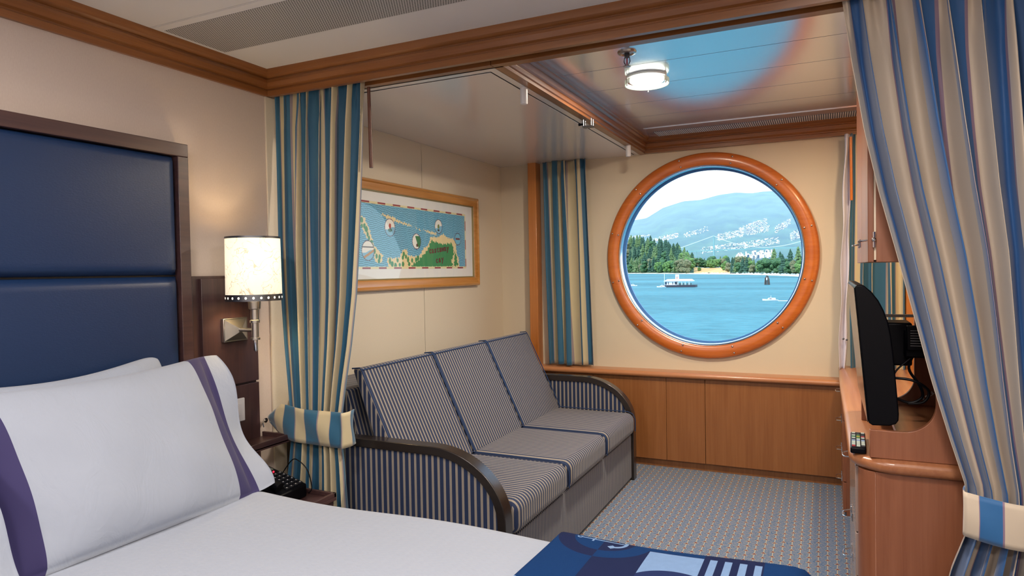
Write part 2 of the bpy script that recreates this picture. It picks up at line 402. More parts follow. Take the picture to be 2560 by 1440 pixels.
mb=MB(); mb.lathe((LX,LY,0),[(.001,2.099),(.085,2.099),(.085,2.09),(.07,2.088),(.001,2.088)],2,40); obj('base',mb,WHITEPL,lp)
mb=MB(); mb.lathe((LX,LY,0),[(.074,2.092),(.074,2.078),(.068,2.074),(.001,2.074)],2,40); obj('diffuser',mb,Mat('lamp_glow','fff4d8',.5,emit='fff8ea',estr=14).m,lp)
mb=MB(); mb.lathe((LX,LY,0),[(.001,2.064),(.094,2.064)],2,48)
g2=thin_glass('lamp_glass','f4fbf6',.05,1.12); obj('glass_disc',mb,g2,lp)
mb=MB(); mb.lathe((LX,LY,0),[(.0925,2.063),(.0955,2.062),(.0955,2.082),(.0925,2.082)],2,48,closed=True); obj('glass_rim',mb,Mat('frosted_rim','d8e6dc',.3,alpha=.7).m,lp)
for k in range(3):
    a=math.radians(100+120*k); x=LX+.094*cos(a); y=LY+.094*sin(a)
    mb=MB(); mb.tube([(x,y,2.099),(x,y,2.057)],.0022,8); mb.ball((x,y,2.056),.0036,8,6); obj('clip',mb,NICKEL,lp)

# ------------------------------------------------------------------ curtains
def curtain(name,rows,folds,mat,n=260,m=70,seed=1,phase=0,xoff=.35,u0=0,u1=1.0):
    rng=random.Random(seed); zs=[r[0] for r in rows][::-1]
    cols=[[r[k] for r in rows][::-1] for k in range(1,5)]
    K=folds*2+6
    am=[rng.uniform(.35,1.35) for _ in range(K)]; wd=[rng.uniform(.6,1.5) for _ in range(folds*2)]
    cw=[0]
    for q in wd: cw.append(cw[-1]+q)
    cw=[c/cw[-1] for c in cw]
    ztop,zbot=rows[0][0],rows[-1][0]; p1,p2,p3=[rng.uniform(0,6.28) for _ in range(3)]
    vs=[];uv=[]
    for j in range(m+1):
        z=ztop+(zbot-ztop)*j/m
        xl,xr,y0,A=[np.interp(z,zs,c) for c in cols]
        k=j/m
        for i in range(n+1):
            s=i/n; sw=min(max(s+.012*sin(4*k+p1+7*s)*sin(PI*s),0),1)
            q=float(np.interp(sw,cw,range(len(cw)))); fi=min(int(q),len(am)-2); fr=q-fi; fr=fr*fr*(3-2*fr)
            a=am[fi]*(1-fr)+am[fi+1]*fr
            ph=PI*q+phase
            w=sin(ph)+.22*sin(2*ph+p2+1.5*k)+.35*sin(2*PI*1.6*s+p3)
            yy=y0-A*a*w+.25*A*sin(5*s+3*k+p1)
            edge=min(1,5*s)*min(1,5*(1-s))
            xx=xl+(xr-xl)*s+(xr-xl)/folds*xoff*cos(ph)*a*edge
            if k<.08:
                g=(1-k/.08); yy+=.008*g*sin(2*PI*s*folds*2.3+seed)+.006*g*sin(2*PI*s*folds*4.1)
            vs.append((xx,yy,z+ .003*sin(11*s+seed))); uv.append((u0+s*u1,k))
    mb=MB(); mb.add(vs,[(j*(n+1)+i,(j+1)*(n+1)+i,(j+1)*(n+1)+i+1,j*(n+1)+i+1) for j in range(m) for i in range(n)])
    return obj(name,mb,mat,None,smooth=180,solid=.0015,uv=uv,loc=((rows[0][1]+rows[0][2])/2,rows[0][3],rows[-1][0]))
def band(path,z0,z1,name,mat,parent,wav=0,u0=0,uu=1,taper=False):
    # closed-ish ribbon following path [(x,y)], with puckers
    n=len(path)-1; vs=[];uv=[];J=8
    for j in range(J+1):
        k=j/J
        for i,(x,y,dz) in enumerate(path):
            s=i/n; bulge=.006*sin(PI*k); tp=max(0,1-s/.16) if taper else 0; ze=z0+(z1-z0)*(k+( .42-k)*tp*.8)
            vs.append((x,y-bulge+wav*sin(14*s+5*k),ze+dz)); uv.append((u0+s*uu,k))
    mb=MB(); mb.add(vs,[(j*(n+1)+i,j*(n+1)+i+1,(j+1)*(n+1)+i+1,(j+1)*(n+1)+i) for j in range(J) for i in range(n)])
    return obj(name,mb,mat,parent,smooth=180,solid=.003,uv=uv)
cl=curtain('curtain',[(2.03,-2.085,-1.635,2.14,.016),(1.86,-2.082,-1.642,2.135,.024),(1.66,-2.068,-1.648,2.125,.028),(1.40,-2.046,-1.652,2.105,.030),(1.175,-2.018,-1.656,2.085,.030),(.98,-1.988,-1.669,2.065,.028),(.83,-1.962,-1.687,2.05,.026),(.71,-1.945,-1.70,2.04,.024),(.64,-1.938,-1.706,2.04,.024),(.52,-1.955,-1.695,2.04,.027),(.38,-1.977,-1.685,2.04,.032),(.05,-2.01,-1.66,2.04,.036)],7,FAB_L,seed=3,phase=.5,u0=.02,u1=.98)
tag(cl,'blue and cream striped curtain tied back left of the sofa','curtain')
pts=[]
for i in range(40):
    s=i/39
    if s<.8: t=s/.8; pts.append((-2.055+.39*t,2.005-.02*sin(PI*t)+.02*(1-t),-.012*t*0+.02*(1-t)*0+(.018*(1-t)**2)))
    else: t=(s-.8)/.2; pts.append((-1.665+.012*sin(PI*t),1.985+.09*t,0))
tb=band(pts,.600,.735,'tieback',FAB_L,cl,.005,0.02,.62,True)
hk=thing('curtain_hook','small chrome curtain hook at the end of the striped tieback beside the sofa','hook',(-2.1,2.06,.67))
mb=MB(); mb.lathe((0,2.03,.668),[(.010,-2.085),(.010,-2.079),(.001,-2.078)],0,12); obj('plate',mb,CHROME,hk)
mb=MB(); mb.tube([(-2.08,2.03,.668),(-2.06,1.995,.672),(-2.05,1.985,.665),(-2.045,1.984,.652)],.0025,8); obj('prong',mb,CHROME,hk)
mb=MB(); mb.tube([(-1.617,2.15,1.99),(-1.613,2.15,1.675)],[.0065,.0075],12); wn=obj('curtain_wand',mb,Mat('brown_wand','5a3326',.4).m,None,loc=(-1.617,2.15,1.675))
tag(wn,'thin brown wand hanging beside the tied-back striped curtain near the sofa','curtain wand')
mb=MB(); mb.box(XL+.01,XR-.01,2.13,2.15,2.04,2.055); tr=obj('curtain_track',mb,WHITEPL,None,loc=(-.8,2.14,2.04)); tag(tr,'white curtain track hidden behind the wooden ceiling beam','curtain track')

cr=curtain('curtain',[(2.04,.040,.61,2.128,.006),(1.994,.046,.61,2.126,.012),(1.83,.067,.61,2.125,.046),(1.633,.098,.61,2.12,.056),(1.462,.134,.61,2.13,.064),(1.283,.178,.61,2.125,.062),(1.108,.219,.60,2.12,.056),(.947,.255,.59,2.11,.042),(.789,.297,.58,2.11,.036),(.66,.334,.575,2.11,.03),(.54,.336,.575,2.11,.03),(.43,.300,.58,2.11,.038),(.2,.25,.6,2.11,.045),(.05,.22,.61,2.11,.05)],9,FAB_R,n=360,m=90,seed=21,phase=2.6,u0=.10,u1=1.0)
tag(cr,'large blue and cream striped curtain tied back in front of the desk','curtain')
pts=[]
for i in range(50):
    s=i/49
    if s<.12: t=s/.12; pts.append((.330-.010*sin(PI*t*.5)-.0,2.11-.06*t,0))
    else: t=(s-.12)/.88; pts.append((.320+.30*t,2.05-.035*sin(PI*t)+.03*t,-.014*sin(PI*t)))
band(pts,.552,.668,'tieback',fabric('tieback_fabric','2a649c','c9bba8','8a7288',.28),cr,.002,.056,1.05)

c3=curtain('curtain',[(1.995,-1.735,-1.43,4.225,.012),(1.9,-1.735,-1.428,4.225,.016),(1.3,-1.73,-1.408,4.225,.02),(.625,-1.715,-1.392,4.225,.022)],4,FAB_L,n=200,m=50,seed=5,phase=1.2,u1=.68)
tag(c3,'short blue and cream striped curtain hanging on the left side of the porthole','curtain')
c4=curtain('curtain',[(1.995,.125,.385,4.225,.016),(1.7,.125,.385,4.225,.018),(1.2,.115,.385,4.225,.02),(.66,.12,.385,4.225,.022)],4,FAB_L,n=200,m=50,seed=9,phase=1.2,u1=.62)
tag(c4,'short blue and cream striped curtain on the right side of the porthole behind the television','curtain')
# turned-in lining edge of that curtain
def LP(u,v):
    z=1.99-u*1.32; x0=.095-.035*u; y=4.20-.02*sin(6*v+3*u)
    return (x0+.035*v+.004*sin(20*u+3*v),y-.045*(1-v)*(.4+.6*u),z)
mb=MB(); mb.grid(LP,50,10); li=obj('lining',mb,LINING,c4,smooth=180,solid=.002)
for (x,z) in ((.083,.85),(.10,.845)):
    mb=MB(); mb.lathe((x,0,z),[(.006,4.155),(.006,4.152),(.0005,4.151)],1,12); obj('snap',mb,STEEL,c4)
mb=MB(); mb.tube([(.125,4.165,1.97),(.127,4.165,1.62)],.0075,10); w2=obj('curtain_wand',mb,Mat('orange_wand','c06a20',.3,coat=.3).m,None,loc=(.125,4.165,1.62)); tag(w2,'thin orange wooden wand hanging right of the porthole','curtain wand')

# ------------------------------------------------------------------ headboard
hb=thing('headboard','tall navy padded headboard with dark wood frame behind the pillows','headboard',(-2.08,.9,0))
HT,HY=1.728,1.668
mb=MB(); mb.box(-2.099,-2.045,-.05,HY,HT-.045,HT); mb.box(-2.099,-2.045,HY-.042,HY,.2,HT-.045); mb.box(-2.099,-2.045,-.05,-.008,.2,HT-.045); obj('frame',mb,W_DARKY,hb,bevel=.002)
def pad(z0,z1):
    def P(u,v):
        y=-.008+(HY-.042+.008)*u; z=z0+(z1-z0)*v
        e=min(u*(HY)/.03,(1-u)*HY/.03,v*(z1-z0)/.03,(1-v)*(z1-z0)/.03,1); e=max(e,0)
        return (-2.075+.028*math.sqrt(1-(1-e)**2)+.006*sin(PI*v)*sin(PI*u),y,z)
    mb=MB(); mb.grid(P,90,40); return mb
obj('padded_panel',pad(1.268,HT-.045),LEATHER,hb,smooth=180); obj('padded_panel',pad(.75,1.262),LEATHER,hb,smooth=180); obj('padded_panel',pad(.25,.744),LEATHER,hb,smooth=180)
mb=MB(); mb.box(-2.098,-2.078,-.03,HY-.03,.22,HT-.03); obj('backing',mb,DARK,hb)
# side panel, shelf, sconce, switch
sp_=thing('bedside_panel','dark wood wall panel with a small tray shelf beside the headboard','wall panel',(-2.08,1.85,0))
mb=MB(); mb.box(-2.099,-2.085,1.70,1.99,.30,1.262); mb.box(-2.085,-2.070,1.728,1.99,.842,1.252); mb.box(-2.085,-2.070,1.728,1.99,.30,.834); obj('panel',mb,W_DARK,sp_,bevel=.0015)
mb=MB(); mb.box(-2.07,-1.93,1.70,2.01,.600,.612); mb.box(-1.942,-1.93,1.70,2.01,.605,.63); mb.box(-2.07,-1.93,1.998,2.01,.605,.63);mb.box(-2.07,-1.93,1.70,1.71,.605,.63); obj('shelf',mb,W_DARKY,sp_,bevel=.0015)
sc=thing('wall_sconce','lit wall lamp with a cream map-print shade and metal arm above the switch','wall lamp',(-2.07,1.87,1.07))
SX,SY=-1.925,1.838
mb=MB(); mb.box(-2.07,-2.055,1.81,1.925,1.01,1.10); obj('wall_plate',mb,NICKEL,sc,bevel=.002)
mb=MB(); mb.add([(-2.055,1.815,1.015),(-2.055,1.92,1.015),(-2.055,1.92,1.095),(-2.055,1.815,1.095),(-2.03,1.86,1.045),(-2.03,1.875,1.045),(-2.03,1.875,1.062),(-2.03,1.86,1.062)],[(0,1,5,4),(1,2,6,5),(2,3,7,6),(3,0,4,7),(4,5,6,7)]); obj('pyramid_plate',mb,NICKEL,sc,smooth=10)
mb=MB(); mb.tube([(-2.035,1.866,1.055),(-1.97,1.856,1.056),(SX,SY,1.06)],.0075,12); obj('arm',mb,NICKEL,sc)
mb=MB(); mb.lathe((SX,SY,0),[(.001,.978),(.006,.980),(.0085,.986),(.009,1.02),(.0095,1.02)],2,20); obj('rod_end',mb,CHROME,sc)
mb=MB(); mb.lathe((SX,SY,0),[(.009,1.022),(.0175,1.022),(.0175,1.030),(.013,1.031),(.0125,1.085),(.0175,1.086),(.0175,1.095),(.0145,1.097),(.0145,1.135),(.021,1.138),(.023,1.165),(.001,1.166)],2,24); obj('stem',mb,NICKEL,sc)
m=Mat('lampshade','fff2d4',.8); 
n=m.noise((1,1,1),14,4,.5,.8); d=(n-.5).ab(); ln=(d<.006)
n2=m.noise((1,1,1),9,3,.5,.3); l2=((n2-.47).ab()<.004)
cc=m.mix((ln|l2)*.55,'fff2d4','a0805a'); m.col(cc); m.nt.links.new(cc,m.b.inputs['Emission Color']); m.b.inputs['Emission Strength'].default_value=.75
SHADE=m.m
mb=MB(); mb.lathe((SX,SY,0),[(.0985,1.172),(.096,1.40)],2,64); obj('lamp_shade',mb,SHADE,sc,smooth=180,solid=.001)
mb=MB(); mb.lathe((SX,SY,0),[(.096,1.397),(.0978,1.397),(.0978,1.404),(.095,1.404)],2,64,closed=True); obj('top_ring',mb,STEEL,sc)
mb=MB(); mb.lathe((SX,SY,0),[(.0985,1.168),(.1005,1.168),(.1002,1.192),(.0983,1.192)],2,64,closed=True); br=obj('bottom_band',mb,STEEL,sc)
GLOWD=Mat('band_hole_glow','fff8ea',.5,emit='fff6e0',estr=1.2).m
mb=MB()
for k in range(24):
    a=2*PI*k/24
    c=Vector((SX+.1008*cos(a),SY+.1008*sin(a),1.180)); t=Vector((-sin(a),cos(a),0))
    vs=[c+t*(.0042*cos(2*PI*i/12))+Vector((0,0,.0045*sin(2*PI*i/12))) for i in range(12)]
    mb.add(vs,[tuple(range(12))])
obj('punched_hole',mb,GLOWD,sc,smooth=0)
L=bpy.data.lights.new('sconce_bulb','POINT'); L.energy=3.2; L.color=lin('ffe2b0')[:3]; L.shadow_soft_size=.02; lo=bpy.data.objects.new('sconce_bulb',L); COL.objects.link(lo); lo.parent=sc; lo.location=Vector((SX,SY,1.28))-ORI[sc.name]
sw=thing('light_switch','white square light switch on the dark bedside panel','light switch',(-2.07,1.86,.74))
mb=MB(); mb.box(-2.070,-2.062,1.818,1.908,.695,.785); obj('wall_plate',mb,WHITEPL,sw,bevel=.003)
mb=MB(); mb.box(-2.062,-2.059,1.840,1.888,.715,.765); obj('surround',mb,WHITEPL,sw,bevel=.001)
mb=MB(); mb.add([(-2.059,1.852,.720),(-2.059,1.876,.720),(-2.052,1.876,.722),(-2.052,1.852,.722),(-2.059,1.852,.760),(-2.059,1.876,.760),(-2.056,1.876,.759),(-2.056,1.852,.759)],[(0,1,2,3),(7,6,5,4),(3,2,6,7),(0,3,7,4),(1,5,6,2)]); obj('rocker',mb,WHITEPL,sw,smooth=20,bevel=.001)
mb=MB(); mb.box(-2.070,-2.062,1.86,1.94,.50,.585); ou=obj('wall_outlet',mb,WHITEPL,None,loc=(-2.07,1.9,.54),bevel=.002); tag(ou,'white wall outlet plate below the bedside tray shelf','outlet')
# nightstand and phone
ns=thing('nightstand','low dark wood nightstand between bed and striped curtain','nightstand',(-1.9,1.84,0))
mb=MB(); mb.box(-2.085,-1.70,1.68,1.985,.03,.402); obj('body',mb,W_DARK,ns,bevel=.002)
mb=MB(); mb.box(-2.085,-1.69,1.675,1.99,.402,.415); mb.box(-1.702,-1.69,1.675,1.99,.415,.432); mb.box(-2.085,-1.69,1.978,1.99,.415,.432); mb.box(-2.085,-1.69,1.675,1.687,.415,.432); obj('tray_top',mb,W_DARKY,ns,bevel=.0015)
mb=MB(); mb.box(-1.70,-1.688,1.70,1.97,.06,.38); dr=obj('drawer',mb,W_DARK,ns,bevel=.002); mb=MB(); mb.tube([(-1.688,1.80,.3),(-1.672,1.80,.3),(-1.672,1.87,.3),(-1.688,1.87,.3)],.003,8); obj('handle',mb,CHROME,dr)
ph=thing('telephone','black desk telephone with keypad and red light on the nightstand','telephone',(-1.92,1.83,.415))
# sloped body: from wall (high) to front (low)
A=Vector((-2.03,1.775,.54)); ex=Vector((.245,.02,-.075)); ey=Vector((-.012,.155,-.0)); nz=ex.cross(ey).normalized()
if nz.z<0: nz=-nz
def PB(a,b,c): return A+ex*a+ey*b+nz*c
mb=MB(); vs=[PB(0,0,0),PB(1,0,0),PB(1,1,0),PB(0,1,0)]; lo_=[Vector((p.x,p.y,.4165)) for p in vs]; mb.add(lo_+vs,[(3,2,1,0),(4,5,6,7),(0,1,5,4),(1,2,6,5),(2,3,7,6),(3,0,4,7)]); obj('body',mb,BLACKPL,ph,bevel=.006,seg=3)
mb=MB()
for r in range(4):
    for c in range(6): 
        a=.52+.075*c; b=.36+.16*r
        vs=[PB(a,b,.0),PB(a+.05,b,.0),PB(a+.05,b+.11,.0),PB(a,b+.11,.0),PB(a,b,.004),PB(a+.05,b,.004),PB(a+.05,b+.11,.004),PB(a,b+.11,.004)]
        mb.add(vs,[(3,2,1,0),(4,5,6,7),(0,1,5,4),(1,2,6,5),(2,3,7,6),(3,0,4,7)])
obj('keypad',mb,Mat('phone_keys','23252b',.3).m,ph)
mb=MB()
for r in range(4):
    for c in range(6): 
        a=.535+.075*c; b=.40+.16*r; mb.add([PB(a,b,.0045),PB(a+.014,b,.0045),PB(a+.014,b+.03,.0045),PB(a,b+.03,.0045)],[(0,1,2,3)])
obj('key_digits',mb,WHITEPL,ph,smooth=0)
mb=MB(); vs=[PB(a,b,.002) for a,b in ((.1,.4),(.42,.4),(.42,.92),(.1,.92))]; mb.add(vs,[(0,1,2,3)]); obj('display',mb,Mat('phone_display','4a5a58',.1,coat=.5).m,ph)
mb=MB(); mb.ball(PB(.47,.8,.003),.0035,8,6); obj('message_light',mb,Mat('red_led','ff2030',.3,emit='ff2038',estr=3).m,ph)
hs=[PB(.02+.9*t,.13,.018+.012*sin(PI*t)) for t in [i/10 for i in range(11)]]
mb=MB(); mb.tube(hs,[.02,.021,.016,.013,.013,.013,.013,.013,.016,.021,.02],12); obj('handset',mb,BLACKPL,ph)
cd_=[(-1.93,1.93,.46),(-1.88,1.955,.54),(-1.85,1.962,.545),(-1.81,1.968,.51),(-1.79,1.968,.445),(-1.80,1.96,.424)]
def smoothpath(p,n=6):
    P=[Vector(q) for q in p]; out=[]
    for i in range(len(P)-1):
        a=P[max(i-1,0)];b=P[i];c=P[i+1];d=P[min(i+2,len(P)-1)]
        for k in range(n):
            t=k/n; out.append(.5*((2*b)+(c-a)*t+(2*a-5*b+4*c-d)*t*t+(3*b-a-3*c+d)*t**3))
    out.append(P[-1]); return out
mb=MB(); mb.tube(smoothpath(cd_),.002,6); obj('cord',mb,BLACKPL,ph)

# ------------------------------------------------------------------ bed
bd=thing('bed','made bed with white textured bedspread against the navy headboard','bed',(-1.0,.85,0))
mb=MB(); mb.box(-2.03,-.08,.12,1.60,.12,.36); obj('bed_base',mb,W_DARK,bd,bevel=.01)
for x in (-1.9,-.2):
    for y in (.25,1.45):
        mb=MB(); mb.box(x-.03,x+.03,y-.03,y+.03,0,.12); obj('leg',mb,W_DARK,bd)
ZB=.56
def rr(x,c0,c1,r): # rounded drop helper
    return x
def bedsurf(off,x0,x1,y0,y1,drop,r=.055,wob=.0,side=('x1','y0','y1')):
    # parametric surface covering a box top with rounded edges falling down
    def prof(t,a,b,lo,hi):
        # t in 0..1 spans [drop|corner|flat|corner|drop]
        segs=[]; 
        L0=(drop if lo else 0); L1=(drop if hi else 0); c=r*PI/2
        tot=L0+(c if lo else 0)+(b-a-(r if lo else 0)-(r if hi else 0))+(c if hi else 0)+L1
        d=t*tot
        if lo:
            if d<L0: return a,-r-(L0-d)
            d-=L0
            if d<c: th=d/r; return a+r-r*cos(th),-r+r*sin(th)
            d-=c; s=a+r
        else: s=a
        fl=b-s-(r if hi else 0)
        if d<=fl+1e-9: return s+d,0
        d-=fl
        if d<c: th=d/r; return b-r+r*sin(th),-r+r*cos(th)
        d-=c; return b,-r-d
    return prof
px=bedsurf(0,0,0,0,0,.28)
def BP(u,v):
    x,dzx=px(u,-2.04,-.05,False,True); y,dzy=px(v,.10,1.635,True,True)
    z=ZB+min(dzx,dzy) if min(dzx,dzy)<0 else ZB
    z+=.006*sin(3.1*x+1)*sin(4*y)+ (.006*sin(7*x+2)*math.exp(-((y-1.6)/.08)**2))
    return (x,y,z)
mb=MB(); mb.grid(BP,110,90); obj('bedspread',mb,SPREAD,bd,smooth=180)
# throw blanket -------------------------------------------------
m=Mat('throw_fabric','1d4f86',.95,spec=.1); X=m.coords(); TX,TY=0,0
x,y=X[0],X[1]
BL,NV,LT='0f3668','1c2448','7f9fca'
def circ(cx,cy,r): return (((x-cx).sq()+(y-cy).sq()).rt())<r
right=x>-.508
c=m.mix((right&(y<1.59)&(x<-.262)) ,BL,NV)
c=m.mix(circ(-.51,1.62,.121),c,m.mix(right,NV,BL))
c=m.mix(circ(-.51,1.62,.079),c,m.mix(right,BL,NV))
# anchor lying along x
sh=inside(x,-.567,-.452)&((y-1.603).ab()<.0028)
xb=inside(x,-.5385,-.5335)&((y-1.603).ab()<.014)
rng=(((x+.573).sq()+(y-1.603).sq()).rt()-.0055).ab()<.002
ra=((x+.482).sq()+(y-1.603).sq()).rt(); crn=((ra-.030).ab()<.0042)&(x>-.478)
tip=((x+.482).ab()+((y-1.603).ab()-.030).ab())<.011
c=m.mix(sh|xb|rng|crn|tip,c,LT)
sqm=inside(x,-.39,-.262)&inside(y,1.12,1.588)
c=m.mix(sqm,c,LT)
c=m.mix(circ(-.305,1.385,.108)&sqm,c,'24305c')
c=m.mix(x>-.262,c,NV)
sx=((x+.248)/.0328).fr()<.5
c=m.mix(sx&inside(x,-.2485,-.134)&inside(y,1.10,1.587),c,LT)
c=m.mix((x>-.13),c,BL)
c=m.mix(circ(-.645,1.30,.032),c,LT)
ns_=m.noise((1,1,1),900,2); ns2=m.noise((1,1,1),60,2)
c=m.mix((ns_*.5+ns2*.3)*.45,c,'0e1f42'); m.col(c); m.bump(ns_,.6,.002); THROW=m.m
def TP(u,v):
    x,dzx=px(u,-.640,-.03,False,True); y,dzy=px(v,.085,1.652,True,True)
    z=ZB+.017+min(dzx,dzy)
    e=max(0,1-(x+.640)/.012); z-=.012*e*e
    z+=.006*sin(3.1*x+1)*sin(4*y)+(.005*sin(9*x+2)*math.exp(-((y-1.62)/.1)**2))
    x-=.012*sin(2.2*y)*max(0,1-(x+.64)/.2)
    return (x,y,z)
mb=MB(); mb.grid(TP,90,140); th=obj('throw_blanket',mb,THROW,None,smooth=180,solid=.006,loc=(0,0,0)); tag(th,'navy and blue throw with an anchor motif across the foot of the bed','blanket')
# pillows --------------------------------------------------------
def pillow(name,BL_,BR_,TL_,TR_,th,label,flange=.10,bandw=(.075,.165),group=None,band=True,sag=.03,seed=0):
    BL_,BR_,TL_,TR_=map(Vector,(BL_,BR_,TL_,TR_)); rng=random.Random(seed)
    nrm=(BR_-BL_).cross(TL_-BL_).normalized()
    if nrm.x<0: nrm=-nrm
    mb=MB()
    def mk(sgn):
        def P(u,v):
            p=BL_.lerp(BR_,u).lerp(TL_.lerp(TR_,u),v)
            a=(u-flange)/(1-2*flange); a=min(max(a,0),1)
            ea=1-abs(2*a-1)**2.6; eb=1-abs(2*v-1)**2.6
            t=th*(ea**.55)*(eb**.5)
            up=(TL_-BL_).normalized(); rt_=(BR_-BL_).normalized()
            # concave edges
            p=p-up*(sag*sin(PI*u)*max(0,2*v-1))+up*(.008 if band else .030)*(2*abs(v-.5))**10*(2*abs(u-.5))**10*(1 if v<.5 else -1)+rt_*(.006 if band else .022)*(2*abs(v-.5))**10*(2*abs(u-.5))**10*(1 if u<.5 else -1)-rt_*(sag*.45*sin(PI*v)*(2*u-1))
            fl=.012*sin(9*v+seed)*max(0,abs(2*u-1)-(1-2*flange))/(2*flange)*2
            w=.004*sin(17*u+5*v+seed)*sin(11*v-3*u)*min(1,t/th*2)
            return p+nrm*(sgn*t*(1 if sgn>0 else .22)+fl+w*(sgn>0)+sgn*.002)
        return P
    f=lambda u,v: 1 if band and (bandw[0]<u<bandw[1] or bandw[0]<1-u<bandw[1]) else 0
    mb.grid(mk(1),84,44,f); mb.grid(mk(-1),84,44,f)
    # flip back faces + rim
    n=84*44
    for i in range(n,2*n): mb.f[i]=mb.f[i][::-1]
    W=85;H_=45;b=W*H_
    rim=[j*W for j in range(H_)],[j*W+84 for j in range(H_)],[i for i in range(W)],[44*W+i for i in range(W)]
    for L_ in rim:
        for a_,c_ in zip(L_[:-1],L_[1:]): mb.f.append((a_,c_,b+c_,b+a_)); mb.mi.append(0)
    cpt=(BL_+BR_)/2
    o=obj(name,mb,[SHEET,PURPLE],None,smooth=180,loc=tuple(cpt)); return tag(o,label,'pillow',group)
pillow('pillow',(-1.685,.80,.556),(-1.672,1.655,.556),(-1.935,.79,.985),(-1.905,1.655,1.000),.085,'plump white pillow with purple bands leaning in front at the curtain side of the bed',seed=1)
pillow('pillow',(-1.60,-.03,.59),(-1.58,.862,.575),(-1.86,-.05,.99),(-1.84,.85,.99),.085,'white pillow corner at the lower left edge of the picture',seed=4)
pillow('pillow',(-1.80,.90,.60),(-1.80,1.515,.60),(-2.025,.88,.985),(-2.015,1.515,1.012),.045,'plain white pillow standing against the navy headboard behind the banded one',flange=.02,band=False,seed=2,sag=.035)

# ------------------------------------------------------------------ sofa
ST_Y=stripes('sofa_stripe',1,.0215); ST_X=stripes('sofa_stripe_arm',0,.026); ST_F=stripes('sofa_stripe_base',1,.0155,beige='847e78')
so=thing('sofa','navy and beige pinstriped three-seat sofa under the framed map','sofa',(-1.6,3.03,0))
y0s=[2.195,2.752,3.312,3.872]
mb=MB(); mb.box(-2.06,-1.058,2.19,3.88,.015,.275); obj('base',mb,ST_F,so,bevel=.006)
for i in range(3):
    a,b=y0s[i]+.003,y0s[i+1]-.003
    def SP(u,v,a=a,b=b): return None
    mb=MB(); mb.box(-1.56,-1.030,a,b,.280,.412); cu=obj('seat_cushion',mb,ST_Y,so,bevel=.042,seg=6)
    # back cushion, leaning
    mb=MB(); pr=[(-1.505,.405),(-1.722,.862),(-1.732,.874),(-1.772,.870),(-1.60,.405)]
    mb.prism(pr,1,a,b); bc=obj('back_cushion',mb,ST_Y,so,bevel=.014,seg=4)
    for yy in (a+.002,b-.002):
        mb=MB(); mb.tube([(-1.505,yy,.42),(-1.720,yy,.862),(-1.731,yy,.875),(-1.770,yy,.871)],.003,8); obj('piping',mb,NAVYPIPE,bc)
    mb=MB(); mb.tube([(-1.722,a+.004,.867),(-1.722,b-.004,.867)],.003,8); obj('piping',mb,NAVYPIPE,bc)
    for yy in (b-.004,):
        mb=MB(); mb.tube([(-1.53,yy,.414),(-1.075,yy,.414),(-1.043,yy,.402),(-1.030,yy,.372),(-1.030,yy,.30)],.0025,8); obj('piping',mb,NAVYPIPE,cu)
mb=MB(); pr=[(-2.07,.1),(-2.07,.78),(-1.80,.78),(-1.66,.3),(-1.66,.1)]; mb.prism(pr,1,2.2,3.87); obj('back_frame',mb,ST_Y,so,bevel=.01)
def armp(off):
    o=[(-2.07+off,.0+off*0),(-2.07+off,.605-off)]
    o+=[(x,z) for x,z in arc(-1.36,.345,.315-off,.26-off,90,0,22)]
    o+=[(-1.045-off,.0)]
    return o
for side,(ya,yb,pa,pb) in enumerate(((2.13,2.19,2.14,2.185),(3.882,3.942,3.888,3.932))):
    out,inn=armp(0),armp(.034)
    mb=MB(); n=len(out)
    vs=[(x,ya,z) for x,z in out]+[(x,ya,z) for x,z in inn]+[(x,yb,z) for x,z in out]+[(x,yb,z) for x,z in inn]
    fs=[]
    for i in range(n-1):
        fs+=[(i,i+1,n+i+1,n+i),(2*n+i+1,2*n+i,3*n+i,3*n+i+1),(i+1,i,2*n+i,2*n+i+1),(n+i,n+i+1,3*n+i+1,3*n+i)]
    mb.add(vs,fs); arm=obj('armrest',mb,BLACKWD,so,smooth=30,bevel=.003)
    mb=MB(); mb.prism(armp(.03),1,pa,pb); obj('arm_panel',mb,ST_X,arm,smooth=20)

# ------------------------------------------------------------------ framed map
pc=thing('framed_map','wooden framed illustrated island map hanging above the sofa','picture',(-2.1,3.2,1.45))
GOLD=wood('frame_wood','c08a4c','a8702f',1,.25,.5); FX=-2.1
ya,yb,za,zb=2.44,3.905,1.172,1.74
def framepart(pr,name,mat):  # mitred frame: profile (inset, protrusion)
    mb=MB(); vs=[]; n=len(pr)
    for (cy,cz,sy,sz) in ((ya,za,1,1),(yb,za,-1,1),(yb,zb,-1,-1),(ya,zb,1,-1)):
        for d,h in pr: vs.append((FX+h,cy+sy*d,cz+sz*d))
    fs=[]
    for k in range(4):
        j=(k+1)%4
        for i in range(n):
            fs.append((k*n+i,j*n+i,j*n+(i+1)%n,k*n+(i+1)%n))
    mb.add(vs,fs); return obj(name,mb,mat,pc,smooth=25)
framepart([(0,.001),(0,.024),(.006,.032),(.014,.034),(.02,.028),(.048,.022),(.054,.018),(.054,.001)],'frame',GOLD)
framepart([(.054,.004),(.054,.017),(.060,.015),(.062,.004)],'fillet',Mat('gilt_fillet','9a8a60',.35,metal=.6).m)
mb=MB(); mb.box(FX+.002,FX+.008,ya+.05,yb-.05,za+.05,zb-.05); obj('mat_board',mb,Mat('mat_board','d9dde0',.7).m,pc)
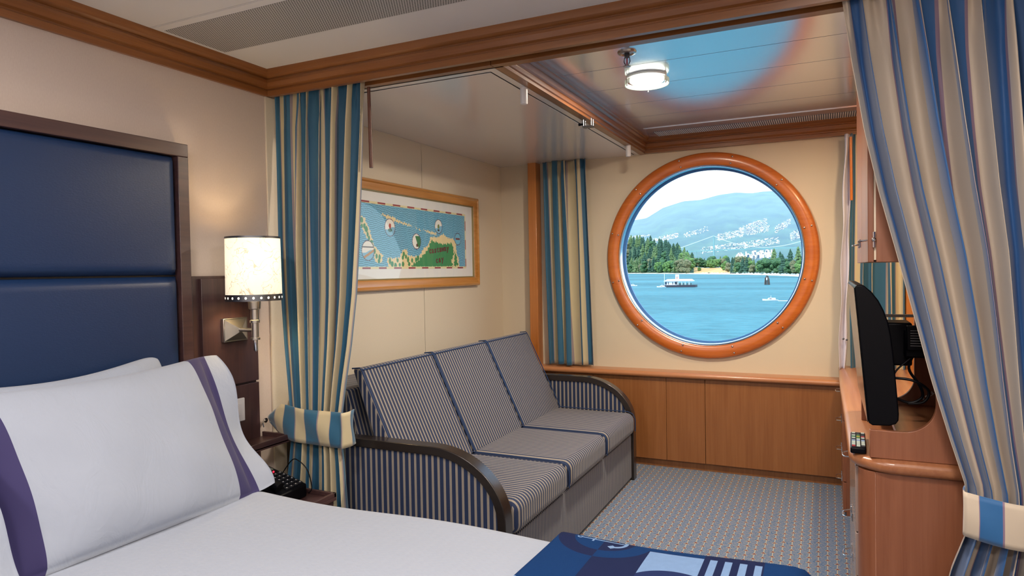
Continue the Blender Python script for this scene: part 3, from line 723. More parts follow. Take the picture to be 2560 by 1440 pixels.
# artwork raster on a fine grid of the map itself
MY0,MY1,MZ0,MZ1=2.56,3.757,1.284,1.629; st=.0029
ny=int((MY1-MY0)/st); nz_=int((MZ1-MZ0)/st)
Yc=MY0+(np.arange(ny)+.5)*(MY1-MY0)/ny; Zc=MZ0+(np.arange(nz_)+.5)*(MZ1-MZ0)/nz_
YY,ZZ=np.meshgrid(Yc,Zc)
img=np.zeros(YY.shape+(3,))
def setc(mask,c): img[mask]=lin(c)[:3]
def poly(pts,jit=0):
    p=np.array(pts); ins=np.zeros(YY.shape,bool); Yj=YY+jit*np.sin(ZZ*310)+jit*.7*np.sin(ZZ*170+YY*90); Zj=ZZ+jit*np.sin(YY*290)+jit*.7*np.sin(YY*150+ZZ*120)
    for i in range(len(p)):
        a,b=p[i],p[(i+1)%len(p)]
        cnd=((a[1]>Zj)!=(b[1]>Zj)); 
        with np.errstate(divide='ignore',invalid='ignore'):
            xi=(b[0]-a[0])*(Zj-a[1])/(b[1]-a[1]+1e-12)+a[0]
        ins^=cnd&(Yj<xi)
    return ins
setc(np.ones(YY.shape,bool),'74b4d6')
wv=((ZZ+.0035*np.sin(YY*75+np.sin(ZZ*30)))/.0105)%1.0
setc(wv<.27,'2f6f92')
SAND,GRN='dfd0a4','3f8a58'
isl=[[(2.69,1.55),(2.72,1.545),(2.76,1.49),(2.79,1.41),(2.85,1.365),(2.87,1.36),(2.86,1.318),(2.81,1.318),(2.79,1.36),(2.76,1.42),(2.72,1.46),(2.69,1.50),(2.60,1.60),(2.57,1.60),(2.58,1.55)],
     [(2.90,1.345),(2.96,1.34),(3.02,1.345),(3.05,1.385),(3.09,1.392),(3.10,1.36),(3.16,1.352),(3.22,1.36),(3.26,1.40),(3.31,1.42),(3.34,1.47),(3.42,1.47),(3.48,1.492),(3.54,1.47),(3.60,1.468),(3.63,1.44),(3.635,1.39),(3.66,1.35),(3.67,1.292),(2.92,1.292)],
     [(2.86,1.572),(2.95,1.562),(3.06,1.538),(3.15,1.524),(3.14,1.518),(3.0,1.535),(2.90,1.552)],
     [(3.255,1.508),(3.31,1.504),(3.40,1.494),(3.41,1.482),(3.33,1.487)],
     [(3.18,1.519),(3.195,1.513),(3.18,1.510)],[(3.215,1.510),(3.235,1.500),(3.22,1.496)]]
for p in isl: setc(poly(p,.0035),SAND)
grn=[[(3.13,1.292),(3.2,1.33),(3.27,1.37),(3.31,1.40),(3.34,1.45),(3.40,1.44),(3.47,1.43),(3.53,1.435),(3.58,1.44),(3.60,1.40),(3.60,1.36),(3.57,1.33),(3.59,1.297),(3.3,1.292)],
     [(3.615,1.39),(3.635,1.36),(3.655,1.30),(3.60,1.30),(3.61,1.34)]]
for p in grn: setc(poly(p,.004),GRN)
rg=np.random.RandomState(3)
for (cy,cz) in [(2.70,1.53),(2.72,1.50),(2.735,1.485),(2.70,1.50),(2.745,1.46),(2.755,1.44),(2.775,1.42),(2.78,1.40),(2.80,1.375),(2.815,1.35),(2.84,1.345),(2.835,1.325),(2.62,1.585),(2.65,1.565),(2.93,1.325),(2.95,1.31),(2.98,1.30),(3.02,1.305),(3.05,1.31),(3.05,1.345),(3.06,1.365),(3.08,1.35),(3.10,1.335),(3.11,1.31),(3.14,1.33),(3.16,1.31),(3.00,1.33),(3.18,1.335),(3.20,1.345)]:
    a,b=rg.uniform(.008,.014),rg.uniform(.010,.017); setc((((YY-cy)/a)**2+((ZZ-cz)/b)**2+.25*np.sin(YY*700)*np.sin(ZZ*600))<1,GRN)
icons=[(2.745,1.377,.052),(2.937,1.503,.048),(3.189,1.438,.045),(3.428,1.534,.043),(3.655,1.467,.039)]
for i,(cy,cz,r) in enumerate(icons):
    d=np.hypot(YY-cy,ZZ-cz); setc(d<r,'5a4058'); ins=d<r-.004; setc(ins,'e2e4e2')
    if i in(0,1,3): setc(ins&(ZZ<cz-.004+.008*np.sin((YY-cy)*50)),'7fb8d8')
    if i==4: setc(ins,'6fb6d6')
    if i==0: setc(ins&(np.abs((ZZ-cz+.02)-(YY-cy)*.45)<.007),'b58a58'); setc(ins&(np.abs((ZZ-cz-.018))<.003),'50483e')
    if i==1: setc(ins&(np.hypot(YY-cy,(ZZ-cz-.008)*.7)<.010),'b05048'); setc(ins&(np.hypot((YY-cy)*.7,(ZZ-cz+.014)*1.3)<.012),'3f6a50')
    if i==2: setc(ins&((ZZ-cz)>-(YY-cy)*2.0+.0)&((ZZ-cz)<.03),'3d7a50'); setc(ins&(np.hypot(YY-cy-.005,ZZ-cz+.022)<.010),'5a4030')
    if i==3: setc(ins&(np.hypot((YY-cy),(ZZ-cz)*.8)<.011),'6f7f4a'); setc(ins&(np.abs(YY-cy)<.010)&(np.abs(ZZ-cz+.022)<.006),'3c4040')
    if i==4: setc(ins&(np.abs(ZZ-cz)<.006)&(np.abs(YY-cy)<.026),'7a4a50')
bw=.011
bd_=(YY<MY0+bw)|(YY>MY1-bw)|(ZZ<MZ0+bw)|(ZZ>MZ1-bw)
setc(bd_,'d9d4ae')
b2=(YY<MY0+bw*.72)|(YY>MY1-bw*.72)|(ZZ<MZ0+bw*.72)|(ZZ>MZ1-bw*.72)
dash=np.where((ZZ<MZ0+bw)|(ZZ>MZ1-bw),((YY-2.56)/.136)%1<.5,((ZZ-MZ0)/.12)%1<.5)
setc(b2&dash,'8e3c46')
Yg=np.linspace(MY0,MY1,ny+1); Zg=np.linspace(MZ0,MZ1,nz_+1)
co=ORI[pc.name]
V=np.zeros((nz_+1,ny+1,3)); V[...,0]=FX+.0088-co.x; V[...,1]=Yg[None,:]-co.y; V[...,2]=Zg[:,None]-co.z
idx=np.arange((nz_+1)*(ny+1)).reshape(nz_+1,ny+1)
F_=np.stack([idx[:-1,:-1],idx[:-1,1:],idx[1:,1:],idx[1:,:-1]],-1).reshape(-1,4)
me=bpy.data.meshes.new('map_print'); me.vertices.add(V.size//3); me.vertices.foreach_set('co',V.ravel())
me.loops.add(F_.size); me.loops.foreach_set('vertex_index',F_.ravel().astype(np.int32)); me.polygons.add(len(F_)); me.polygons.foreach_set('loop_start',np.arange(0,F_.size,4,dtype=np.int32)); me.update(calc_edges=True)
ca=me.color_attributes.new('ink','FLOAT_COLOR','CORNER'); cc=np.ones((len(F_),4,4),dtype=np.float32); cc[:,:,:3]=img.reshape(-1,1,3); ca.data.foreach_set('color',cc.ravel())
m=Mat('map_ink','ffffff',.6); n=m.nt.nodes.new('ShaderNodeVertexColor'); n.layer_name='ink'; m.col(n.outputs[0]); me.materials.append(m.m)
mo=bpy.data.objects.new('map_print',me); COL.objects.link(mo); mo.parent=pc; ORI[mo.name]=co
INK=Mat('lettering_ink','6a2f36',.7).m
def letters(txt,parent,cy,cz,step,size,xp,arcf,mat,name,axis='left'):
    objs=[]
    for i,ch in enumerate(txt):
        if ch==' ': continue
        cu=bpy.data.curves.new('t','FONT'); cu.body=ch; cu.size=size; cu.align_x='CENTER'; cu.offset=size*.035
        to=bpy.data.objects.new('t',cu); COL.objects.link(to); bpy.context.view_layer.update()
        mm=bpy.data.meshes.new_from_object(to.evaluated_get(bpy.context.evaluated_depsgraph_get())); bpy.data.objects.remove(to)
        t=(i-(len(txt)-1)/2); y=cy+t*step; z=cz+arcf(t); rot=math.atan2(arcf(t+.5)-arcf(t-.5),step)
        R=Matrix(((0,0,1,0),(1,0,0,0),(0,1,0,0),(0,0,0,1))) if axis=='left' else Matrix(((1,0,0,0),(0,0,-1,0),(0,1,0,0),(0,0,0,1)))
        T=Matrix.Translation(Vector((xp,y,z)) if axis=='left' else Vector((y,xp,z)))@R@Matrix.Rotation(rot,4,'Z')
        for v in mm.vertices: v.co=T@v.co
        objs.append(mm)
    mb=MB()
    for mm in objs:
        mb.add([tuple(v.co) for v in mm.vertices],[tuple(p.vertices) for p in mm.polygons])
    return obj(name,mb,mat,parent,smooth=0)
letters('castaway',pc,3.43,1.383,.0285,.050,FX+.0096,lambda t:.010*sin(t*.35),INK,'lettering')
letters('cay',pc,3.435,1.322,.032,.050,FX+.0096,lambda t:.004*t,INK,'lettering')
mb=MB(); mb.grid(lambda u,v:(FX+.0135+.0007*sin(9*u+4*v)*sin(7*v+5*u),ya+.055+(yb-ya-.11)*u,za+.055+(zb-za-.11)*v),60,30)
gm=thin_glass('picture_glass',rough=.02)
obj('glazing',mb,gm,pc,smooth=180)

# ------------------------------------------------------------------ desk, hutch, television
dk=thing('vanity_desk','long cherry wood desk with drawers along the right wall','desk',(.34,3.2,0))
DT=.682
out=[(.635,2.235)]
out+=[(.175,2.235)]+[(.175-.115*sin(math.radians(a)),2.35-.115*cos(math.radians(a))) for a in range(0,91,9)]
out+=[(.060,2.9),(.056,3.6),(.060,4.285),(.635,4.285)]
cxy=Vector((.36,3.2))
def inset(p,d):
    x,y=p; return (x+(d if x<.3 else 0)*min(1,max(0,(.3-x)/.12)),y+(d if y<2.5 else 0)*min(1,max(0,(2.42-y)/.12)))
lv=[(DT,.016),(DT-.003,.008),(DT-.008,.003),(DT-.015,.0),(DT-.026,.0),(DT-.034,.004),(DT-.040,.010),(DT-.042,.018)]
n_=len(out); vs=[]
for z,d in lv: vs+=[(*inset(p,d),z) for p in out]
fs=[(k*n_+i,k*n_+(i+1)%n_,(k+1)*n_+(i+1)%n_,(k+1)*n_+i) for k in range(len(lv)-1) for i in range(n_)]+[tuple(range(n_))[::-1],tuple(range((len(lv)-1)*n_,len(lv)*n_))]
mb=MB(); mb.add(vs,fs); obj('desktop',mb,W_DESKT,dk,smooth=40)
# near pedestal with rounded corner
pd_=[(.63,2.262),(.13,2.262)]+[(.13-.045*sin(math.radians(a)),2.307-.045*cos(math.radians(a))) for a in range(0,91,10)]+[(.085,2.32),(.10,2.32),(.10,2.9),(.63,2.9)]
mb=MB(); mb.prism(pd_,2,0.0,DT-.043); obj('pedestal',mb,W_DESK,dk,bevel=.001)
FRONT_SHEEN=Mat('drawer_front_sheen','a08a80',.25,coat=.3).m;  # near fronts: pale grey of grazing reflection put into the base colour
def ring_handle(parent,x,y,z,L=.026):
    mb=MB(); mb.tube(smoothpath([(x,y-.045,z),(x-L,y-.03,z-.003),(x-L-.004,y,z-.004),(x-L,y+.03,z-.003),(x,y+.045,z)],5),.0023,8); mb.tube([(x-.001,y-.045,z-.012),(x-.001,y-.045,z+.016)],.004,8); mb.tube([(x-.001,y+.045,z-.012),(x-.001,y+.045,z+.016)],.004,8)
    obj('handle',mb,CHROME,parent)
for a,b in ((.02,.145),(.149,.28),(.284,.42),(.424,.632)):
    mb=MB(); mb.box(.078,.10,2.335,2.88,a,b); d=obj('drawer',mb,FRONT_SHEEN if b<.6 else FRONT_SHEEN,dk,bevel=.002); ring_handle(d,.078,2.62,b-.035)
mb=MB(); mb.box(.085,.63,3.70,4.19,0.0,DT-.043); obj('pedestal',mb,W_DESK,dk,bevel=.001)
for k in range(4):
    a=.02+k*.154; mb=MB(); mb.box(.070,.086,3.715,4.18,a,a+.150); d=obj('drawer',mb,W_DESK,dk,bevel=.002); ring_handle(d,.070,3.95,a+.115)
mb=MB(); mb.box(.30,.315,2.9,3.70,.3,DT-.043); obj('modesty_panel',mb,W_DESK,dk)
mb=MB(); mb.box(.155,.163,3.38,4.24,DT,DT+.0012); obj('metal_strip',mb,NICKEL,dk)

ht=thing('hutch_cabinet','cherry wood hutch with curved side panels and wall cabinet above the television','cabinet',(.4,2.6,DT))
def cpanel(y0,y1,name):
    ptsC=[(.115,DT+.001),(.115,.766),(.20,.766)]+arc(.20,.850,.085,.084,-90,0,12)[1:]+[(.285,1.265),(.63,1.265),(.63,DT+.001)]
    mb=MB(); mb.prism(ptsC,1,y0,y1); return obj(name,mb,W_DESK,ht,bevel=.0015,smooth=30)
cpanel(2.255,2.275,'side_panel'); cpanel(2.79,2.81,'side_panel')
mb=MB(); mb.box(.19,.60,2.275,2.79,.735,.752); obj('shelf',mb,W_DESKT,ht,bevel=.001)
mb=MB(); mb.box(.60,.63,2.275,2.79,.752,1.265); obj('back_panel',mb,W_DESK,ht)
mb=MB(); mb.box(.134,.63,2.26,3.02,1.268,2.09); obj('body',mb,W_DESK,ht,bevel=.0015)
mb=MB(); mb.box(.128,.134,2.266,3.01,1.275,2.085); obj('door_gap',mb,Mat('pale_edge','e8d8c0',.3).m,ht)
mb=MB(); mb.box(.112,.128,2.26,2.64,1.268,2.09); dd=obj('door',mb,W_DESK,ht,bevel=.002)
mb=MB(); mb.tube(smoothpath([(.112,2.275,1.335),(.090,2.277,1.332),(.088,2.30,1.330),(.090,2.33,1.332),(.112,2.335,1.335)],5),.0023,8); obj('handle',mb,CHROME,dd)
mb=MB(); mb.tube([(.128,2.256,1.312),(.128,2.256,1.358)],.0045,8); mb.ball((.128,2.253,1.335),.007,8,6); obj('hinge',mb,CHROME,dd)
mb=MB(); mb.box(.112,.128,2.643,3.02,1.268,2.09); d2=obj('door',mb,W_DESK,ht,bevel=.002); ring_handle(d2,.112,2.75,1.335,.022)

tv=thing('television','slim black flat television on a wall arm seen edge-on above the desk','television',(.14,2.6,.8))
TVY0,TVY1=2.30,2.99
fr=[(.078,1.192),(.083,1.200),(.104,1.197),(.124,1.178),(.142,1.152),(.156,1.122),(.167,1.088),(.174,1.05),(.180,1.0),(.186,.93),(.195,.81),(.194,.79),(.187,.779),(.170,.772),(.125,.770),(.114,.777)]
mb=MB(); mb.prism(fr,1,TVY0,TVY1); obj('housing',mb,BLACKPL,tv,bevel=.004,seg=3,smooth=40)
mb=MB(); mb.add([(.0765,TVY0+.004,1.190),(.0765,TVY1-.004,1.190),(.1119,TVY1-.004,.779),(.1119,TVY0+.004,.779)],[(0,3,2,1)])
obj('screen',mb,Mat('tv_screen','03060c',.15,spec=.3).m,tv,smooth=0,solid=.002)
mb=MB(); mb.box(.175,.25,2.50,2.64,.93,1.07); mb.box(.24,.60,2.54,2.60,.98,1.03); mb.box(.225,.30,2.47,2.63,.96,1.05); obj('mount_arm',mb,BLACKPL,tv,bevel=.006)
mb=MB(); mb.box(.17,.60,2.72,2.735,1.073,1.083); obj('mount_rail',mb,NICKEL,tv,bevel=.001)
mb=MB(); mb.box(.23,.285,2.455,2.47,.985,1.065); obj('power_brick',mb,BLACKPL,tv,bevel=.003)
mb=MB()
for i in range(7): mb.box(.24,.275,2.4535,2.4545,1.0+i*.008,1.0015+i*.008)
obj('brick_label',mb,Mat('grey_print','8a8a8a',.6).m,tv,smooth=0)
for i,cp in enumerate([[(.26,2.5,.98),(.235,2.45,.93),(.262,2.42,.88),(.268,2.42,.845),(.235,2.42,.825),(.19,2.42,.84)],[(.19,2.43,.90),(.245,2.42,.895),(.285,2.42,.865),(.272,2.42,.83),(.23,2.42,.822)],[(.24,2.46,.96),(.20,2.45,.92),(.185,2.44,.88)],[(.30,2.5,.97),(.32,2.46,.93),(.335,2.44,.90)]]):
    mb=MB(); mb.tube(smoothpath(cp,6),.0042 if i<2 else .003,8); obj('cable',mb,BLACKPL,tv)
mb=MB()
mb.tube([(.27+.004*cos(i*1.3)+.0016*i,2.43,.835+.006*sin(i*1.3)+.0014*i) for i in range(40)],.0012,5); obj('cable_tie',mb,NICKEL,tv)
rc=thing('remote_control','black remote control with pale buttons lying on the near corner of the desk','remote control',(.098,2.43,DT))
def RP(x0,x1,y0,y1,z0,z1):
    mb=MB(); 
    f=lambda x,y:(x+ (y-2.28)*.03,y)
    vs=[(*f(x0,y0),z0),(*f(x1,y0),z0),(*f(x1,y1),z0),(*f(x0,y1),z0),(*f(x0,y0),z1),(*f(x1,y0),z1),(*f(x1,y1),z1),(*f(x0,y1),z1)]
    mb.add(vs,[(3,2,1,0),(4,5,6,7),(0,1,5,4),(1,2,6,5),(2,3,7,6),(3,0,4,7)]); return mb
RX=-.007
obj('case',RP(.070+RX,.114+RX,2.285,2.50,DT+.0005,DT+.02),BLACKPL,rc,bevel=.005,seg=3)
bcols={'w':Mat('button_pale','b8c4bc',.5).m,'g':Mat('button_green','3f7a48',.5).m,'y':Mat('button_yellow','a89a40',.5).m,'r':Mat('button_red','a03038',.5).m,'b':Mat('button_blue','8aa0c8',.5).m,'k':Mat('button_grey','30343a',.5).m}
lay=['rwk','www','www','www','bbb','kwk','wgw','gyr','wgk','kkk','wkw']
for r,rw in enumerate(lay):
    for c,ch in enumerate(rw):
        x=.0745+RX+c*.0132; y=2.30+r*.0175
        obj('button',RP(x,x+.0098,y,y+.011,DT+.0195,DT+.0222),bcols[ch],rc,smooth=0)

# ------------------------------------------------------------------ outside: sea, shore, forest, bridge, mountains
ZS=-11.74; HH=13.0
def shoreA(a): return np.interp(a,[-.36,-.271,-.20,-.139,-.09,-.033,.05],[2050,1900,1560,1330,1150,900,800])
def hill(a): return np.interp(a,[-.36,-.271,-.235,-.20,-.175,-.155,-.12,-.06,-.03,.05],[90,84,70,38,13,10,12,6,10,14])
def ground(x,y):
    a=x/y; S=shoreA(a); t=y-S
    if t<0: return ZS-2
    beach=min(t/30,1)*2.2
    k=min(max((t-35)/215,0),1); k=k*k*(3-2*k)
    return ZS+beach+hill(a)*k
m=Mat('sea_water','2f7fa6',.5,spec=.06); n=m.noise((1,2.4,1),.16,5,.65); n2=m.noise((.12,.5,1),.02,3,.5)
m.col(m.mix(m.ramp(n*.5+n2*.5,.38,.62),'2f6066','4c868c')); m.bump(n,1.0,1.2); SEA=m.m
mb=MB(); mb.box(-3000,1200,8,5200,ZS-1,ZS); sea=obj('sea',mb,SEA,None,loc=(0,0,ZS),smooth=0); tag(sea,'blue rippled sea water outside the porthole','water',kind='stuff')
m=Mat('land','c8bd9c',.9); n=m.noise((1,1,1),.02,4); X=m.coords()
m.col(m.mix(m.ramp(n,.4,.6),'d2a468','bd8c50')); FIELD=m.m
BEACH=Mat('beach','d8ccb0',.9).m; FORF=Mat('forest_floor','3f5a3c',.9).m
mb=MB(); az=np.linspace(-.38,.06,70); ds=[-6,8,26,60,110,170,240,320,420,520,800]
vs=[]
for d in ds:
    for a in az:
        S=shoreA(a)+d+4*sin(a*230); vs.append((a*S,S,ground(a*S,S) if d>0 else ZS-1))
fs=[];mi=[]
for j in range(len(ds)-1):
    for i in range(len(az)-1):
        A_=(az[i]+az[i+1])/2; f=(j*70+i,j*70+i+1,(j+1)*70+i+1,(j+1)*70+i)
        mb_k=1 if j<2 else (0 if (-.178<A_<-.128 and ds[j]<240) else 2)
        fs.append(f); mi.append(mb_k)
mb.add(vs,fs); mb.mi=mi
land=obj('shore_land',mb,[FIELD,BEACH,FORF],None,loc=(0,1500,0),smooth=60); tag(land,'far wooded shore with a pale beach and a dry golden field','shore')
# tree prototypes
def foliage(name,c1,c2):
    m=Mat(name,c1,.9); n=m.noise((1,1,1),14,4,.7); m.col(m.mix(m.ramp(n,.38,.62),c1,c2)); return m.m
TC=[foliage('conifer_dark','1f3d33','3d6048'),foliage('conifer_olive','3f5c3a','6f8450')]
TD=[foliage('leaf_green','34582c','6a8a46'),foliage('leaf_dull','4c5c3a','80785a'),foliage('leaf_dark','26492f','4a6e40')]
def conifer(seed,mat):
    rg=random.Random(seed); mb=MB(); L=8; n=12
    for k in range(L):
        z0=.10+.9*k/L*.98; z1=min(1.0,z0+.22); r=.235*(1-k/L)**.75+.016
        vs=[]
        for i in range(n): 
            a=2*PI*i/n+rg.random()*.4; rr_=r*(1 if i%2 else .66)*rg.uniform(.65,1.2); vs.append((rr_*cos(a),rr_*sin(a),z0+rg.uniform(-.02,.02)))
        vs.append((0,0,z1)); vs.append((0,0,z0+.03))
        mb.add(vs,[(i,(i+1)%n,n) for i in range(n)]+[((i+1)%n,i,n+1) for i in range(n)])
    mb.tube([(0,0,0),(0,0,.3)],.012,5)
    me=obj('conifer',mb,mat,None,smooth=0); return me
def leafy(seed,mat,rx=.42):
    rg=random.Random(seed); mb=MB(); mb.tube([(0,0,0),(0,0,.35)],.025,5)
    for k in range(34):
        z=rg.uniform(.16,.88); R_=rx*math.sqrt(max(0,1-((z-.48)/.50)**2))*.72; a=rg.uniform(0,2*PI); q=rg.uniform(.2,1)
        b0=len(mb.v); rad=rg.uniform(.07,.15); mb.ball((R_*q*cos(a),R_*q*sin(a),z),(rad*1.2,rad*1.2,rad),9,7)
        for i in range(b0,len(mb.v)):
            x,y,zz=mb.v[i]; mb.v[i]=(x+rg.uniform(-.02,.02),y+rg.uniform(-.02,.02),zz+rg.uniform(-.02,.02))
    return obj('broadleaf_tree',mb,mat,None,smooth=0)
protoC=[conifer(i,TC[0] if i%3 else TC[1]) for i in range(5)]
protoD=[leafy(20+i,TD[i%3],[.42,.3,.5][i%3]) for i in range(6)]
used=set()
def plant(a,d,h,kind,w=None,label=None,group=None,zb=None):
    S=shoreA(a)+d; x,y=a*S,S
    pr=random.choice(protoC if kind=='c' else protoD) if not isinstance(kind,int) else (protoD[kind])
    if pr.name in used: o=pr.copy(); COL.objects.link(o)
    else: o=pr; used.add(pr.name)
    z=ground(x,y)-.5 if zb is None else zb
    w=w or h*(1.0 if kind=='c' else 1.05)
    o.location=(x,y,z); o.scale=(w,w,h); o.rotation_euler=(0,0,random.uniform(0,6.28))
    con=(kind=='c')
    tag(o,label or (('dark conifer in the forest covering the far shore') if con else ('rounded leafy tree in the woods along the far shore')),'tree',group or ('conifers on the far shore' if con else 'leafy trees on the far shore'))
    return o
# left wooded hill: rows from the beach to the crest
for r,(d,n,h,pc_) in enumerate(((34,20,42,.25),(75,21,46,.5),(140,22,46,.8),(215,23,42,.95),(300,23,40,1),(390,23,38,1),(480,22,34,1))):
    for i in range(n):
        a=-.30+ (.30-.176)*(i+.5+random.uniform(-.3,.3))/n
        if a>-.181-.0*r and r<2: continue
        k='c' if random.random()<pc_ else 'd'
        plant(a,d+random.uniform(-14,14),h*random.uniform(.8,1.15)*(1 if k=='c' else .72),k)
# middle woods behind the field
for i in range(22):
    a=-.182+.085*(i+.5)/22; plant(a,265+random.uniform(-15,25),random.uniform(20,25),'d' if i<13 or random.random()<.3 else 'c')
for i in range(16):
    a=-.186+.09*(i+.5)/16; plant(a,330+random.uniform(-15,25),random.uniform(22,30),'c' if i%3 else 'd')
for a,d,h,k in ((-.123,60,19,'c'),(-.118,40,24,'c'),(-.113,60,20,'d'),(-.108,50,30,'c'),(-.102,40,30,'c'),(-.098,60,23,'d'),(-.127,90,20,'d'),(-.133,140,19,'d'),(-.095,45,16,'d'),(-.093,60,25,'c'),
    (-.055,45,30,'c'),(-.052,70,22,'d'),(-.048,40,18,'d'),(-.035,60,38,'c'),(-.040,40,20,'d'),(-.030,40,24,'d'),(-.025,70,40,'c'),(-.020,50,24,'d'),(-.012,60,38,'c'),(-.045,90,36,'c'),(-.066,90,40,'c'),(-.058,100,34,'c'),(-.085,80,20,'d'),(-.062,60,24,'d'),(-.005,60,30,'d'),(.005,70,36,'c')):
    plant(a,d,h,k)
plant(-.077,38,25,2,34,'largest bright green rounded tree at the water edge right of the field','')['group']='leafy trees on the far shore'
plant(-.168,120,9,0,12,'small lone bushy tree standing on the dry golden field','')['group']='leafy trees on the far shore'
# parked cars along the shore road
CARM=[Mat('car_white','e8e8ea',.4).m,Mat('car_dark','3a4048',.4).m,Mat('car_silver','a8b0b8',.4).m]
pcar=None
for i in range(34):
    a=-.165+.145*(i+.5)/34+random.uniform(-.001,.001); S=shoreA(a)+24; mt=CARM[random.choice((0,0,1,2))]
    mb=MB(); x,y=a*S,S; z=ground(x,y); mb.box(x-2.2,x+2.2,y-.9,y+.9,z,z+.9); mb.add([(x-1.6,y-.9,z+.9),(x+1.4,y-.9,z+.9),(x+1.4,y+.9,z+.9),(x-1.6,y+.9,z+.9),(x-1.0,y-.8,z+1.6),(x+.8,y-.8,z+1.6),(x+.8,y+.8,z+1.6),(x-1.0,y+.8,z+1.6)],[(4,5,6,7),(0,1,5,4),(1,2,6,5),(2,3,7,6),(3,0,4,7)])
    o=obj('car',mb,mt,None,loc=(x,y,z),smooth=0); tag(o,'tiny parked car on the road along the far beach','car','cars parked along the far beach')
# mountains
def ridge(a): return np.interp(a,[-.36,-.30,-.262,-.245,-.22,-.19,-.165,-.14,-.116,-.095,-.08,-.05,0,.08],[.070,.072,.076,.078,.092,.100,.1005,.106,.108,.1055,.107,.1065,.100,.09])
def mtn(a,D):
    k=min(max((D-4200)/4300,0),1)
    base=ZS+ridge(a)*8500*(k**1.25)
    return base+ (18*sin(a*95+D*.0011)+14*sin(a*210+2+D*.002)+9*sin(a*430+D*.004))*k*(1-k)*2.2
m=Mat('mountain_forest','5f8a8c',.95); n=m.noise((1,1,1),.004,5,.6); m.col(m.mix(m.ramp(n,.35,.65),'1f4648','4a7460')); MTN=m.m
mb=MB(); az=np.linspace(-.42,.12,120); dd_=np.linspace(4000,8500,60); dd_=list(dd_)+[9500]
vs=[(a*D,D,mtn(a,D) if D<9000 else ZS) for D in dd_ for a in az]; n_=len(az)
mb.add(vs,[(j*n_+i,j*n_+i+1,(j+1)*n_+i+1,(j+1)*n_+i) for j in range(len(dd_)-1) for i in range(n_-1)])
mt_=obj('mountain_range',mb,MTN,None,loc=(0,6500,0),smooth=180); tag(mt_,'hazy blue forested mountain range rising across the bay','mountain')
HOUSE=Mat('pale_house','f4f2ee',.6).m
mb=MB()
def onslope(a,e):
    lo,hi=4200,8500
    for D in np.linspace(4250,8500,120):
        if mtn(a,D)-1.26>=e*D: return D
    return None
patch=[(-.142,-.072,.038,.058,420),(-.112,-.075,.046,.068,300),(-.064,-.045,.046,.066,200),(-.045,-.01,.034,.060,340),(-.275,-.24,.046,.052,90),(-.245,-.198,.036,.052,200),(-.19,-.155,.044,.060,60),(-.165,-.06,.020,.040,300),(-.118,-.065,.006,.020,110)]
for (a0,a1,e0,e1,n) in patch:
    for i in range(n):
        u=random.random(); a=a0+(a1-a0)*u; e=e0+(e1-e0)*(u*.55+random.random()*.45)
        D=onslope(a,e)
        if not D: continue
        z=mtn(a,D)-3; s=random.uniform(3,9); hgt=random.uniform(4,8) if e>.02 else random.uniform(12,40)
        mb.box(a*D-s,a*D+s,D-6,D+6,z,z+hgt)
hs_=obj('hillside_houses',mb,HOUSE,None,loc=(-700,5500,0),smooth=0); tag(hs_,'scattered pale houses and blocks on the mountain slope','houses',kind='stuff')
# suspension bridge
BD=3300; BRM=Mat('bridge_steel','6fa0a4',.6).m
bg=thing('suspension_bridge','distant pale green suspension bridge crossing in front of the mountain','bridge',(-.147*BD,BD,ZS))
bx=-.147*BD; z_top=1.26+.0458*BD; z_dk=1.26+.0245*BD
for k,x0 in enumerate((bx,bx+473)):
    mb=MB()
    for dy in (-8,8): mb.add([(x0-4,BD+dy-2,ZS),(x0+4,BD+dy-2,ZS),(x0+4,BD+dy+2,ZS),(x0-4,BD+dy+2,ZS),(x0-2,BD+dy*.7-2,z_top),(x0+2,BD+dy*.7-2,z_top),(x0+2,BD+dy*.7+2,z_top),(x0-2,BD+dy*.7+2,z_top)],[(3,2,1,0),(4,5,6,7),(0,1,5,4),(1,2,6,5),(2,3,7,6),(3,0,4,7)])
    for z in (z_dk-8,z_dk+30,z_top-6): mb.box(x0-2,x0+2,BD-9,BD+9,z,z+5)
    obj('tower',mb,BRM,bg,smooth=0)
mb=MB(); mb.prism([(x,z_dk+6-((x-(bx+236))/500)**2*7) for x in range(int(bx-260),int(bx+700),40)]+[(x,z_dk+1-((x-(bx+236))/500)**2*7) for x in range(int(bx+660),int(bx-261),-40)],1,BD-6,BD+6); obj('deck',mb,BRM,bg,smooth=0)
for dy in (-6,6):
    P_=[(bx-230,BD+dy,z_dk-6)]+[(bx+473*t,BD+dy,z_dk+9+(z_top-z_dk-9)*(2*t-1)**2) for t in [i/24 for i in range(25)]]+[(bx+700,BD+dy,z_dk-6)]
    mb=MB(); mb.tube(P_,1.1,5); obj('cable',mb,Mat('bridge_cable','d8e8ea',.6).m,bg)
for i in range(10):
    x=bx-250+i*24; mb=MB(); mb.box(x-1,x+1,BD-5,BD+5,ZS,z_dk); obj('pier',mb,BRM,bg,smooth=0)
